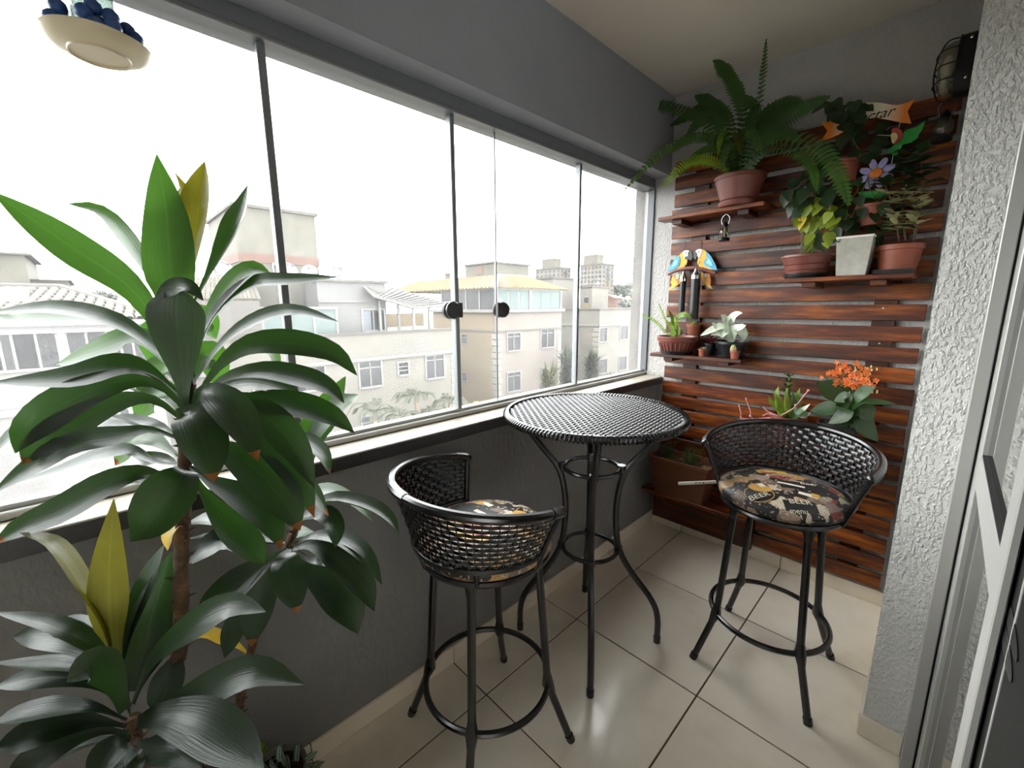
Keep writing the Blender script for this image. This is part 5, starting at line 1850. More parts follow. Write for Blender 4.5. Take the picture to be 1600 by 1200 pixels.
for k in range(4):
    a = math.radians(5 + 90 * k)
    e = Vector((math.cos(a), math.sin(a), .45)).normalized()
    ctr = fdc + Vector((math.cos(a) * .048, math.sin(a) * .048, .036))
    t = Vector((-math.sin(a), math.cos(a), 0))
    u3 = e.cross(t)
    fl_ = MB().ball(ctr, .008, 8, 5).build('flower', M['petal_green'], hf)
    for q in range(5):
        an = q * 2 * PI / 5 + .6
        r_ = t * math.cos(an) + u3 * math.sin(an)
        MB().ball(ctr + r_ * .020 + e * .006, (.0135, .0135, .0135), 10, 6).build('petal', M['petal_blue'], fl_)
    MB().tube(spline([ctr - e * .02, ctr - e * .012 - Vector((0, 0, .006)), ctr], 5), .004, 6).build('stalk', M['petal_green'], fl_)

# ------------------------------------------------------------------ outside: ground and neighbouring houses
M['b_beige'] = mat('beige_render', '#4f4c46', .85, var=.07, vscale=.8)
M['b_grey'] = mat('pale_grey_render', '#4e4d4c', .85, var=.07, vscale=.8)
M['b_peach'] = mat('peach_render', '#564b3a', .85, var=.06, vscale=.8)
M['b_pink'] = mat('pinkish_grey_render', '#524c47', .85, var=.06, vscale=.8)
M['b_stain'] = mat('stained_concrete', '#44403a', .9, vscale=1.3, stops=[(.3, '#3a3832'), (.55, '#47453d'), (.75, '#524c47')])
M['b_white'] = mat('white_trim', '#54524f', .8, var=.05, vscale=2)
M['b_quoin'] = mat('quoin_stone', '#605e57', .85, var=.1, vscale=3)
M['b_coping'] = mat('weathered_coping', '#3c3935', .9, var=.3, vscale=3)
M['b_red'] = mat('red_brick_band', '#48342c', .9, var=.15, vscale=4)
M['b_tile'] = mat('pale_roof_tile', '#3e3930', .85, var=.4, vscale=2, rnd=.12)
M['b_tile_y'] = mat('yellow_roof_tile', '#52452d', .85, var=.2, vscale=1.5)
M['b_pane'] = mat('curtained_pane', '#282829', .45, spec=.2, var=.12, vscale=2)
M['b_pane_d'] = mat('dark_pane', '#151617', .45, spec=.2, var=.2, vscale=2)
M['b_pane_g'] = mat('green_tinted_pane', '#414a48', .45, spec=.2, var=.08, vscale=2)
M['b_frame'] = mat('white_window_frame', '#5a5957', .6)
M['b_shut'] = mat('blue_grey_shutter', '#43474c', .6)
M['b_brown'] = mat('brown_shutter', '#3f291b', .7)
M['b_sheet'] = mat('pale_roof_sheet', '#3c3935', .7, var=.06, vscale=2)
M['b_panel'] = mat('grey_roof_panel', '#34383b', .4)
M['b_yel'] = mat('yellow_panel', '#584a22', .7)
M['tree_far'] = mat('hazy_tree_green', '#3b413b', .9, var=.3, vscale=.2)
M['palm'] = leafmat('palm_green', '#2b301e', '#404628', .5, tmix=.3)
M['yucca'] = leafmat('yucca_green', '#353a19', '#494d23', .5, tmix=.3)
M['bush'] = leafmat('grey_green_shrub', '#282e24', '#3d4233', .5, tmix=.3)
M['trunk'] = mat('palm_trunk', '#6b5f50', .9)

gr = MB().box((-600, -300, -9.4), (-0.4, 600, -9.2)).build('ground', mat('pale_paving', '#4c4a45', .9, var=.1, vscale=.2))
tag(gr, 'paved ground between the houses', kind='structure')


def house(name, label, c, cat='building'):
    return empty(name, c, label, cat)


def winX(b, x, r, cols=2, rows=0, pane='b_pane', surround=.09, sill=True, lintel=0.0):
    """window on a wall facing +X; r = measured corners"""
    p0, p1 = at(r[0], r[1], x=x), at(r[2], r[3], x=x)
    y0, y1, z1, z0 = p0.y, p1.y, (p0.z + at(r[2], r[1], x=x).z) / 2, (p1.z + at(r[0], r[3], x=x).z) / 2
    s = surround
    f = MB()
    f.box((x - .02, y0, z0), (x + .06, y0 + s, z1)).box((x - .02, y1 - s, z0), (x + .06, y1, z1)).box((x - .02, y0 + s, z1 - s), (x + .06, y1 - s, z1)).box((x - .02, y0 + s, z0), (x + (.12 if sill else .06), y1 - s, z0 + s))
    f = f.build('window', M['b_frame'], b, 0)
    MB().box((x - .02, y0 + s, z0 + s), (x + .012, y1 - s, z1 - s)).build('pane', M[pane], f, 0)
    mu = MB()
    for k in range(1, cols):
        y = y0 + s + (y1 - y0 - 2 * s) * k / cols
        mu.box((x, y - .025, z0 + s), (x + .03, y + .025, z1 - s))
    for k in range(1, rows + 1):
        z = z0 + s + (z1 - z0 - 2 * s) * k / (rows + 1)
        mu.box((x, y0 + s, z - .025), (x + .03, y1 - s, z + .025))
    if lintel:
        z = z1 - s - (z1 - z0 - 2 * s) * lintel
        mu.box((x, y0 + s, z - .025), (x + .03, y1 - s, z + .025))
    if mu.v:
        mu.build('glazing_bar', M['b_frame'], f, 0)
    return f


def winY(b, y, r, rows=2, pane='b_pane_d', s=.06):
    """small window on a wall facing -Y"""
    p0, p1 = at(r[0], r[1], y=y), at(r[2], r[3], y=y)
    x0, x1 = min(p0.x, p1.x), max(p0.x, p1.x)
    z1, z0 = p0.z, p1.z
    f = MB().box((x0, y - .06, z0), (x0 + s, y + .02, z1)).box((x1 - s, y - .06, z0), (x1, y + .02, z1)).box((x0 + s, y - .06, z1 - s), (x1 - s, y + .02, z1)).box((x0 + s, y - .06, z0), (x1 - s, y + .02, z0 + s)).build('window', M['b_frame'], b, 0)
    MB().box((x0 + s, y - .012, z0 + s), (x1 - s, y + .02, z1 - s)).build('pane', M[pane], f, 0)
    if rows:
        mu = MB()
        for k in range(1, rows + 1):
            z = z0 + s + (z1 - z0 - 2 * s) * k / (rows + 1)
            mu.box((x0 + s, y - .03, z - .03), (x1 - s, y, z + .03))
        mu.build('glazing_bar', M['b_frame'], f, 0)
    return f


def quoins(b, x, y, z0, z1, wx, wy, sx=1):
    """stacked corner stones on the corner (x, y) of a house; proud of both faces"""
    h = .44
    k = 0
    z = z1 - h
    while z > z0:
        a = 1.0 if k % 2 else .8
        MB().bbox((x - wx * a, y - .05, z + .03), (x + .05, y + wy * a, z + h - .03), .02).build('quoin', M['b_quoin'], b)
        z -= h
        k += 1


# --- grey-beige block in the middle
GX = -19.2
yg1 = at(716, 540, x=GX).y
yg0 = -1.0
zg = at(630, 519, x=GX).z
G = house('apartment_building', 'beige apartment block with a parapet terrace behind the left panes', (GX, 6, -9.2))
MB().box((GX - 9, yg0, -9.2), (GX, yg1, zg)).build('wall', M['b_beige'], G, 0)
MB().box((GX - .25, yg0, zg), (GX + .08, yg1 + .06, zg + .10)).build('coping', M['b_coping'], G, 0)
for py in (560,):
    z = at(545, 562, x=GX).z
    MB().bbox((GX - .02, yg0, z - .16), (GX + .14, yg1 + .05, z + .02), .02).build('ledge', M['b_white'], G)
winX(G, GX, (557.5, 562, 599, 606), 2, 0, lintel=.25)
winX(G, GX, (619.5, 564, 640, 587.5), 1, 2, 'b_pane_d')
winX(G, GX, (663, 553, 695.5, 592), 2, 0, lintel=.2)
winX(G, GX, (458, 571, 512, 612), 3, 1, 'b_pane_d')
winX(G, GX, (562, 647, 596, 690), 2, 0, lintel=.25)
winX(G, GX, (392, 592, 425, 640), 2, 0)
quoins(G, GX, yg1 - .55, -6.5, at(710, 550, x=GX).z - .1, .3, .55)
z0, z1 = at(503, 600, x=GX).z, at(503, 588, x=GX).z
MB().box((GX + .05, at(490, 595, x=GX).y, z0), (GX + .08, at(505, 595, x=GX).y, z1)).build('red_sign', mat('red_sign_board', '#c04050', .6), G, 0)
# glazed balcony enclosure on the terrace
e0, e1 = at(364, 500, x=GX - .6).y, at(526, 500, x=GX - .6).y
zt_ = at(440, 484, x=GX - .6).z
en = MB()
for y in np.linspace(e0, e1, 5):
    en.box((GX - .65, y - .05, zg), (GX - .55, y + .05, zt_))
en.box((GX - .65, e0, zt_), (GX - .5, e1, zt_ + .12))
enf = en.build('enclosure_frame', M['b_frame'], G, 0)
ys = np.linspace(e0, e1, 5)
for k in range(4):
    MB().box((GX - .61, ys[k] + .05, zg), (GX - .59, ys[k + 1] - .05, zt_)).build('pane', M['b_pane_g'], enf, 0)
MB().box((GX - 3.2, e0 - .2, zg), (GX - .9, e1, zt_ + .1)).build('upper_wall', M['b_grey'], G, 0)
# set-back upper storey
UX = GX - 1.3
u0, u1 = at(497, 470, x=UX).y, at(603, 470, x=UX).y
zu = at(603, 443, x=UX).z
MB().box((UX - 1.7, u0, zg - .2), (UX, u1, zu)).build('upper_wall', M['b_grey'], G, 0)
MB().box((UX - 1.7, u0 - .1, zu), (UX + .15, u1 + .12, zu + .12)).build('coping', M['b_coping'], G, 0)
z = at(560, 471, x=UX).z
MB().box((UX - .02, u0, z - .05), (UX + .08, u1 + .05, z + .05)).build('ledge', M['b_white'], G, 0)
wq = winX(G, UX, (563, 482, 603, 518), 2, 0, 'b_pane_d')
p0, p1 = at(566, 486, x=UX), at(580, 516, x=UX)
MB().box((UX + .01, p0.y, p1.z), (UX + .05, p1.y, p0.z)).build('shutter', M['b_shut'], wq, 0)
# terrace canopy
MB().box((GX - 6.2, u1 + .15, zg), (GX - 6, yg1 + 1.5, at(660, 489, x=GX - 6).z)).build('terrace_wall', M['b_peach'], G, 0)
pA, pB, pC, pD, pE = at(569, 448, x=UX + .3), at(606, 447, x=UX - 2), at(703, 476, x=GX - 1.6), at(645, 481, x=GX + .2), at(584, 463, x=GX - .4)
cv = MB()
th = Vector((0, 0, -.08))
tris = [(pA, pB, pE), (pB, pD, pE), (pB, pC, pD)]
for t in tris:
    cv.add([*t, *[p + th for p in t]], [(0, 1, 2), (5, 4, 3), (0, 3, 4, 1), (1, 4, 5, 2), (2, 5, 3, 0)])
cvo = cv.build('canopy', M['b_sheet'], G, 0)
rib = MB()
for k in range(1, 12):
    t = k / 12
    rib.tube([pB.lerp(pC, t) + Vector((0, 0, .03)), pE.lerp(pD, t) + Vector((0, 0, .03))], .05, 5)
rib.build('rib', M['b_sheet'], cvo)
MB().tube([pA, pE, pD, pC], .07, 5).build('fascia', M['b_white'], cvo)
for px, dx in ((646, .15), (594, -.8), (623, -.9), (671, -.9)):
    p = at(px, 500, x=GX + dx - .3)
    MB().box((p.x - .06, p.y - .06, zg), (p.x + .06, p.y + .06, at(px, 480 if px > 640 else 470, x=GX + dx - .3).z)).build('post', M['b_frame'], cvo, 0)

# --- stained tower
TX = -22.5
t0, t1 = at(365, 330, x=TX).y, at(492, 345, x=TX).y
tz = at(430, 330, x=TX).z
xb = at(323, 335, y=t0).x
T = house('stair_tower', 'stained concrete tower with a brick band above the beige block', (TX, 4, zg))
MB().box((xb, t0, zg), (TX, t1, tz)).build('wall', M['b_stain'], T, 0)
MB().box((xb - .1, t0 - .12, tz), (TX + .12, t1 + .12, tz + .14)).build('coping', M['b_coping'], T, 0)
z = at(430, 405, x=TX).z
MB().box((xb - .05, t0 - .04, z - .22), (TX + .05, t1 + .04, z + .2)).build('brick_band', M['b_red'], T, 0)
winX(T, TX, (424, 411, 439, 432), 1, 0, 'b_pane')
# pale tiled roof at the tower's foot
rf = house('tiled_roof', 'pale tiled roof at the foot of the stained tower', (-21, 1, 1), 'roof')
p0, p1, p2, p3 = at(284, 470, x=-19.6), at(405, 470, x=-19.6), at(392, 436, x=-22), at(296, 436, x=-22)
MB().add([p0, p1, p2, p3, *[Vector((p.x, p.y, zg)) for p in (p0, p1, p2, p3)]], [(0, 1, 2, 3), (0, 4, 5, 1), (1, 5, 6, 2), (3, 2, 6, 7), (0, 3, 7, 4)]).build('roof_base', M['b_sheet'], rf, 0)
tl = MB()
for k in range(17):
    t = k / 16
    tl.tube([p0.lerp(p1, t) + Vector((0, 0, .03)), p3.lerp(p2, t) + Vector((0, 0, .03))], .085, 6)
tl = tl.build('tile_rows', M['b_tile'], rf)
tl['kind'] = 'stuff'


M['dish'] = mat('grey_dish', '#57585b', .6, spec=.2)
# satellite dishes on the terrace wall
def dish(px, py, x, rz, tilt, label, s=1.0):
    c = at(px, py, x=x)
    d = empty('satellite_dish', c, label, 'satellite dish', 'satellite dishes below the tower')
    prof = [(0, 0), (.16, .012), (.30, .05), (.38, .085), (.385, .085), (.30, .06), (.16, .022), (0, .012)]
    q = MB().lathe([(r * s, z * s) for r, z in prof], n=24)
    R_ = Matrix.Rotation(rz, 3, 'Z') @ Matrix.Rotation(tilt, 3, 'Y')
    MB().add([c + R_ @ Vector(v) for v in q.v], q.f).build('reflector', M['dish'], d)
    tipp = c + R_ @ Vector((.0, 0, .42 * s))
    MB().tube([c + R_ @ Vector((-.33 * s, 0, .06 * s)), tipp], .018, 5).tube([tipp, tipp + Vector((.06, 0, .03))], .05, 6).build('feed_arm', M['b_coping'], d)
    MB().tube([c, c + R_ @ Vector((0, 0, -.12)), Vector((c.x - .12, c.y, c.z - .3)), Vector((c.x - .12, c.y, zu - .2 if px > 470 else zt_ - .3))], .03, 6).build('mount', M['b_coping'], d)


dish(349, 421, -20.4, 0.3, 1.1, 'satellite dish first from the left below the brick band')
dish(386, 422, -20.4, -.5, 1.2, 'tilted satellite dish second from the left below the tower')
dish(451, 423, -20.5, .2, 1.1, 'satellite dish beside the dark window divider, below the tower')
dish(484, 425, -20.5, -.4, 1.15, 'satellite dish at the right foot of the stained tower', .9)
dish(529, 426, -20.6, -1.2, 1.0, 'lone satellite dish on the grey roof right of the tower', .8)

# --- near left house with the glazed veranda
LX = -14.5
Lh = house('veranda_house', 'white house with tiled roof and glazed veranda at the far left', (LX, -5, -9.2))
yl1 = at(243, 540, x=LX).y
yl0 = -11.0
zs_ = at(100, 572, x=LX).z
zh_ = at(100, 520, x=LX).z
ze = at(100, 508, x=LX).z
MB().box((LX - 4.2, yl0, -9.2), (LX, yl1, zs_ - .06)).build('wall', M['b_white'], Lh, 0)
MB().box((LX - 4.2, yl0, zs_ - .06), (LX - 1.6, yl1, ze)).build('inner_wall', M['b_grey'], Lh, 0)
MB().bbox((LX - .05, yl0, zs_ - .08), (LX + .1, yl1 + .05, zs_), .02).build('ledge', M['b_frame'], Lh)
z = at(0, 647, x=LX).z
MB().bbox((LX - .02, yl0, z - .1), (LX + .12, yl1 + .04, z + .08), .02).build('ledge', M['b_frame'], Lh)
MB().box((LX - .25, yl0, zh_), (LX + .1, yl1, ze)).bbox((LX + .1, yl0, ze - .02), (LX + .32, yl1 + .25, ze + .12), .02).build('gutter_beam', M['b_frame'], Lh)
ed = [-60, -25, 1, 21, 59, 92]
ed2 = [106, 138, 170, 190, 209, 238]
fr_ = MB()
for px in ed + ed2:
    y = at(px, 545, x=LX).y
    fr_.box((LX - .03, y - .025, zs_), (LX + .03, y + .025, zh_))
y0_, y1_ = at(93, 545, x=LX).y, at(105, 545, x=LX).y
fr_.box((LX - .1, y0_, zs_), (LX + .05, y1_, zh_))
fr_ = fr_.build('veranda_frame', M['b_frame'], Lh, 0)
for E_ in (ed, ed2):
    for k in range(len(E_) - 1):
        ya, yb = at(E_[k], 545, x=LX).y + .025, at(E_[k + 1], 545, x=LX).y - .025
        MB().box((LX - .012, ya, zs_), (LX + .004, yb, zh_)).build('pane', M['b_pane_d' if k % 2 and E_ is ed else 'b_pane'], fr_, 0)
winX(Lh, LX, (146, 636, 212, 668), 3, 1, 'b_pane')
# tiled hip roof
ry_ = at(97, 452, x=LX - 3.4)
zr_ = ry_.z
ev = Vector((LX + .3, yl1 + .2, ze + .12))
MB().add([(LX + .3, yl0, ze + .1), (ev.x, ev.y, ev.z - .02), (LX - 3.4, ry_.y, zr_ - .02), (LX - 3.4, yl0, zr_ - .02), (LX - 4.2, ev.y, ze + .1)], [(0, 1, 2, 3), (1, 4, 2)]).build('roof_base', M['b_sheet'], Lh, 0)
hm = MB()
nseg = 6
vs = []
for e_ in (0, 1):
    for k in range(nseg + 1):
        an = PI * k / nseg
        r = .115 if e_ == 0 else .095
        vs.append((-.21 + .42 * e_, r * math.cos(an), r * math.sin(an) * .8))
hm.add(vs, [(k, k + 1, nseg + 2 + k, nseg + 1 + k) for k in range(nseg)])
tme = None
slope = Vector((-3.7, 0, zr_ - ze - .12))
sl_len = slope.length
sdir = slope.normalized()
nz_ = sdir.cross(Vector((0, 1, 0)))
if nz_.z < 0:
    nz_ = -nz_
cnt = 0
src = None
for r_i in range(int(sl_len / .36)):
    t = (r_i + .5) * .36
    lim = ev.y + (ry_.y - ev.y) * t / sl_len
    y = lim - .12
    while y > -6.6 and cnt < 300:
        p = Vector((LX + .3, y, ze + .12)) + sdir * t + nz_ * .02
        if src is None:
            src = hm.build('tile', M['b_tile'], Lh, 60, origin=(0, 0, 0))
            o = src
            o.location = p - Lh.location
        else:
            o = inst(src, Lh, p)
        rt = Matrix((-sdir, Vector((0, 1, 0)), nz_)).transposed()
        if rt.determinant() < 0:
            rt = Matrix((sdir, Vector((0, 1, 0)), nz_)).transposed()
        o.rotation_euler = rt.to_euler()
        cnt += 1
        y -= .23
MB().tube([ev + Vector((-.1, 0, .02)), Vector((LX - 3.4, ry_.y, zr_ + .03))], .13, 8).tube([Vector((LX - 3.4, ry_.y, zr_ + .03)), Vector((LX - 3.4, yl0, zr_ + .03))], .13, 8).build('ridge_cap', M['b_coping'], Lh)
pp = [at(-40, 480, x=LX - 1.4), at(47, 477, x=LX - 1.4), at(47, 455, x=LX - 2.9), at(-40, 455, x=LX - 2.9)]
MB().prism([p + Vector((0, 0, .06)) for p in pp], (0, 0, .06)).build('roof_panel', M['b_panel'], Lh, 0)
# blocks behind it
bk_ = house('rooftop_block', 'plain concrete rooftop block behind the tiled veranda roof', (-21, -5, 0))
x = -19.0
a0, a1 = at(-60, 420, x=x).y, at(42, 420, x=x).y
MB().box((x - 4, a0, -2), (x, a1, at(20, 398, x=x).z)).build('wall', M['b_stain'], bk_, 0)
MB().box((x - 4.1, a0, at(20, 398, x=x).z), (x + .15, a1 + .15, at(20, 395, x=x).z)).build('coping', M['b_coping'], bk_, 0)
a2 = at(106, 445, x=x).y
MB().box((x - 4, a1, -2), (x - .3, a2, at(75, 438, x=x).z)).build('low_wall', M['b_stain'], bk_, 0)
MB().box((x - 4.1, a1, at(75, 438, x=x).z), (x - .2, a2 + .1, at(75, 436, x=x).z)).build('coping', M['b_coping'], bk_, 0)

# --- peach house
PX = -20.0
Ph = house('peach_house', 'peach house with yellow tiled roof and glazed upper terrace', (PX, 20, -9.2))
yp0, yp1 = at(776, 530, x=PX).y, at(877, 530, x=PX).y
zp = at(780, 486, x=PX).z
xq = PX - 7.5
MB().box((xq, yp0, -9.2), (PX, yp1, zp)).build('wall', M['b_pink'], Ph, 0)
MB().box((xq, yp0 - .02, -9.2), (PX - .3, yp0 + .01, zp)).build('side_wall', M['b_peach'], Ph, 0)
MB().bbox((xq, yp0 - .25, zp - .12), (PX + .25, yp1 + .15, zp + .1), .03).build('terrace_slab', M['b_white'], Ph)
z = at(820, 516, x=PX).z
MB().box((xq, yp0 - .07, z - .05), (PX + .07, yp1 + .05, z + .06)).build('coping', M['b_coping'], Ph, 0)
winX(Ph, PX, (791, 518.6, 813.6, 549), 2, 0, lintel=.2)
winX(Ph, PX, (844, 513, 866, 544), 2, 0, 'b_pane_d', lintel=.2)
winX(Ph, PX, (791, 580, 813.6, 612), 2, 0, lintel=.2)
winX(Ph, PX, (844, 573, 864, 604), 2, 0, 'b_pane_d', lintel=.2)
winY(Ph, yp0 - .02, (721, 521, 730.5, 538))
winY(Ph, yp0 - .02, (722, 581, 731, 597))
quoins(Ph, PX, yp0 - .03, -5.5, z - .1, .5, .45)
quoins(Ph, PX, yp1 - .45, -5.5, z - .1, .2, .4)
# glazed terrace
zg2 = at(783, 450, x=PX).z
fr_ = MB()
ycol = [yp0 + .05, at(828, 460, x=PX).y, yp1 - .15]
for y in ycol:
    fr_.box((PX - .08, y - .09, zp + .1), (PX + .05, y + .09, zg2))
xcol = [PX - .05, PX - 1.7, PX - 3.2, PX - 4.7, PX - 6.2]
for xx in xcol:
    fr_.box((xx - .06, yp0 - .06, zp + .1), (xx + .06, yp0 + .06, zg2))
fr_.box((xq, yp0 - .1, zg2 - .1), (PX + .1, yp0 + .1, zg2)).box((PX - .1, yp0 - .1, zg2 - .1), (PX + .1, yp1, zg2))
fr_ = fr_.build('terrace_frame', M['b_frame'], Ph, 0)
for k in range(2):
    n_sub = 3
    for q in range(n_sub):
        ya = ycol[k] + .09 + (ycol[k + 1] - ycol[k] - .18) * q / n_sub
        yb = ycol[k] + .09 + (ycol[k + 1] - ycol[k] - .18) * (q + 1) / n_sub - .03
        MB().box((PX - .02, ya, zp + .1), (PX, yb, zg2 - .1)).build('pane', M['b_pane_g'], fr_, 0)
for k in range(4):
    MB().box((xcol[k + 1] + .06, yp0 - .02, zp + .1), (xcol[k] - .06, yp0, zg2 - .1)).build('pane', M['b_pane'], fr_, 0)
# hip roof
ap = at(771, 430, x=PX - 2.3)
zr2 = ap.z
e = .35
c0, c1, c2, c3 = Vector((xq - 6, yp0 - e, zg2)), Vector((PX + e, yp0 - e, zg2)), Vector((PX + e, yp1 + e, zg2)), Vector((xq - 6, yp1 + e, zg2))
r0, r1 = Vector((ap.x, yp0 + 2.4, zr2)), Vector((ap.x, yp1 - 1.6, zr2))
r9 = Vector((xq - 6, yp0 + 2.4, zr2))
MB().add([c0, c1, c2, c3, r0, r1, r9], [(1, 2, 5, 4), (0, 1, 4, 6), (2, 3, 6, 5), (6, 4, 5), (3, 2, 1, 0)]).build('roof', M['b_tile_y'], Ph, 0)
tr_ = MB()
for k in range(30):
    t = (k + .5) / 30
    a, b = c1.lerp(c2, t), r0.lerp(r1, t)
    tr_.tube([a + Vector((0, 0, .03)), b + Vector((0, 0, .03))], .07, 4)
for k in range(34):
    t = (k + .5) / 34
    a, b = c1.lerp(c0, t), r0.lerp(r9, t)
    tr_.tube([a + Vector((0, 0, .03)), b + Vector((0, 0, .03))], .09, 4)
tr_ = tr_.build('tile_rows', M['b_tile_y'], Ph)
tr_['kind'] = 'stuff'
MB().tube([c1, r0], .16, 6).tube([r0, r1], .13, 6).build('ridge_cap', M['b_white'], Ph)
# attic block and chimney
ax_ = PX - 4.2
ac = at(772, 420, x=ax_)
ay1 = at(826, 420, x=ax_).y
axb = at(727, 420, y=ac.y).x
za = at(772, 411, x=ax_).z
at_ = Ph
MB().box((axb, ac.y, zg2), (ax_, ay1, za)).build('attic_wall', M['b_stain'], at_, 0)
MB().box((axb - .1, ac.y - .15, za), (ax_ + .15, ay1 + .15, za + .12)).build('coping', M['b_coping'], at_, 0)
p0, p1 = at(746, 416, y=ac.y), at(755, 428, y=ac.y)
MB().box((min(p0.x, p1.x), ac.y - .05, p1.z), (max(p0.x, p1.x), ac.y + .02, p0.z)).build('shutter', M['b_brown'], at_, 0)
ch = at(704, 440, y=yp0 + 3)
z = at(704, 427, y=yp0 + 3).z
MB().box((ch.x - .35, ch.y - .3, zr2 - .6), (ch.x + .35, ch.y + .3, z - .15)).box((ch.x - .42, ch.y - .37, z - .15), (ch.x + .42, ch.y + .37, z)).build('chimney', M['b_stain'], Ph, 0)

# --- far right house
FX = -20.2
Fh = house('corner_house', 'cream house with white corner stones behind the last pane', (FX, 31, -9.2))
yf0, yf1 = at(936, 520, x=FX).y, at(990, 520, x=FX).y + .6
zf = at(936, 484, x=FX).z
MB().box((FX - 14, yf0, -9.2), (FX, yf1, zf)).build('wall', M['b_beige'], Fh, 0)
MB().box((FX - 14, yf0 - .1, zf), (FX + .1, yf1 + .1, zf + .14)).build('coping', M['b_coping'], Fh, 0)
z = at(936, 508, x=FX).z
MB().box((FX - 14, yf0 - .12, z - .12), (FX + .12, yf1 + .1, z + .12)).build('ledge', M['b_white'], Fh, 0)
winX(Fh, FX, (935.5, 511, 948, 535), 2, 0)
winX(Fh, FX, (968, 508, 980.5, 531), 2, 0)
winX(Fh, FX, (966, 556, 978.5, 579), 2, 0)
winX(Fh, FX, (935.5, 560, 948, 584), 2, 0)
quoins(Fh, FX, yf0 - .02, -7, z - .2, .7, .01)
quoins(Fh, FX, yf1 - .6, -7, z - .2, .2, .6)
ux_ = FX - 3.5
uc = at(925, 465, x=ux_)
uy1 = at(950, 465, x=ux_).y
uxb = at(907, 465, y=uc.y).x
zu2 = at(925, 449, x=ux_).z
Ub = Fh
MB().box((uxb, uc.y, zf), (ux_, uy1, zu2)).build('wall', M['b_beige'], Ub, 0)
MB().box((uxb - .1, uc.y - .12, zu2), (ux_ + .12, uy1 + .1, zu2 + .15)).build('coping', M['b_coping'], Ub, 0)
wv_ = winY(Ub, uc.y, (912, 464, 920.5, 474), 0)
p0, p1 = at(912, 475, y=uc.y), at(920, 480, y=uc.y)
MB().box((min(p0.x, p1.x), uc.y - .06, p1.z), (max(p0.x, p1.x), uc.y + .02, p0.z)).build('yellow_panel', M['b_yel'], Ub, 0)
vx = FX - 7
vc = at(864, 460, x=vx)
vy1 = at(903, 460, x=vx).y
vxb = at(828, 445, y=vc.y).x
zv = at(864, 435, x=vx).z
Vb = Fh
MB().box((vxb, vc.y, -3), (vx, vy1, zv)).build('wall', M['b_beige'], Vb, 0)
MB().box((vxb - .1, vc.y - .15, zv), (vx + .15, vy1 + .15, zv + .18)).build('coping', M['b_coping'], Vb, 0)


M['hr_pane'] = mat('dark_window_row', '#2e3032', .6, spec=.1)
# --- distant high-rises
def highrise(label, pxs, pyt, pyb, core, d, floors, k):
    cpt = at(pxs[1], pyt, d=d)
    x, y = cpt.x, cpt.y
    y1 = at(pxs[2], pyt, x=x).y
    x0 = at(pxs[0], pyt, y=y).x
    zt2 = cpt.z
    H = house('tower_block', label, (x, y, -9.2))
    MB().box((x0, y, -9.2), (x, y1, zt2)).build('wall', M['b_beige'], H, 0)
    MB().box((x0 - .5, y - .5, zt2), (x + .5, y1 + .5, zt2 + .8)).build('coping', M['b_coping'], H, 0)
    ca, cb = at(core[0], core[2], y=y + 4), at(core[1], core[2], y=y + 4)
    MB().box((ca.x, y + .3, zt2), (cb.x, y + 8, ca.z)).build('stair_core', M['b_stain'], H, 0)
    fh = 2.85
    wm = MB()
    for f in range(floors):
        z1 = zt2 - 1.0 - f * fh
        n = 6
        for q in range(n):
            xx = x0 + (x - x0) * (q + .5) / n
            wm.box((xx - .8, y - .06, z1 - 1.5), (xx + .8, y + .02, z1))
        n2 = 3
        for q in range(n2):
            yy = y + (y1 - y) * (q + .5) / n2
            wm.box((x - .02, yy - 1.2, z1 - 1.4), (x + .08, yy + 1.2, z1))
    o = wm.build('windows', M['hr_pane'], H, 0)
    o['kind'] = 'stuff'
    bm2 = MB()
    for f in range(floors):
        z1 = zt2 - 2.5 - f * fh
        yy = y + (y1 - y) * .5
        bm2.box((x, yy - 2.2, z1 - .5), (x + .9, yy + 2.2, z1))
    o = bm2.build('balconies', M['b_pink'], H, 0)
    o['kind'] = 'stuff'


highrise('distant cream tower block seen above the cream coping', (837, 876, 892), 419, 440, (852, 871, 406), 300, 12, 0)
highrise('tallest distant tower block, right of the dark window divider', (907, 941, 960), 413, 482, (917, 938, 400), 270, 12, 1)

# distant wood, low houses, shrub
ico = MB()


def clump(name, label, cat, cs, mt, n, kind=None):
    mb = MB()
    for c, r in cs:
        for k in range(n):
            a, b = rv(0, 2 * PI), rv(-.4, 1)
            e_ = Vector((math.cos(a) * math.sqrt(1 - min(1, b * b)), math.sin(a) * math.sqrt(1 - min(1, b * b)), b))
            p = c + e_ * r * rv(.5, 1)
            mb.ball(p, r * rv(.18, .36), 6, 4)
    for c, r in cs[::3]:
        mb.tube([(c.x, c.y, -9.2), (c.x, c.y, c.z)], r * .08, 6)
    o = mb.build(name, mt, None, 0)
    return tag(o, label, cat, None, kind)


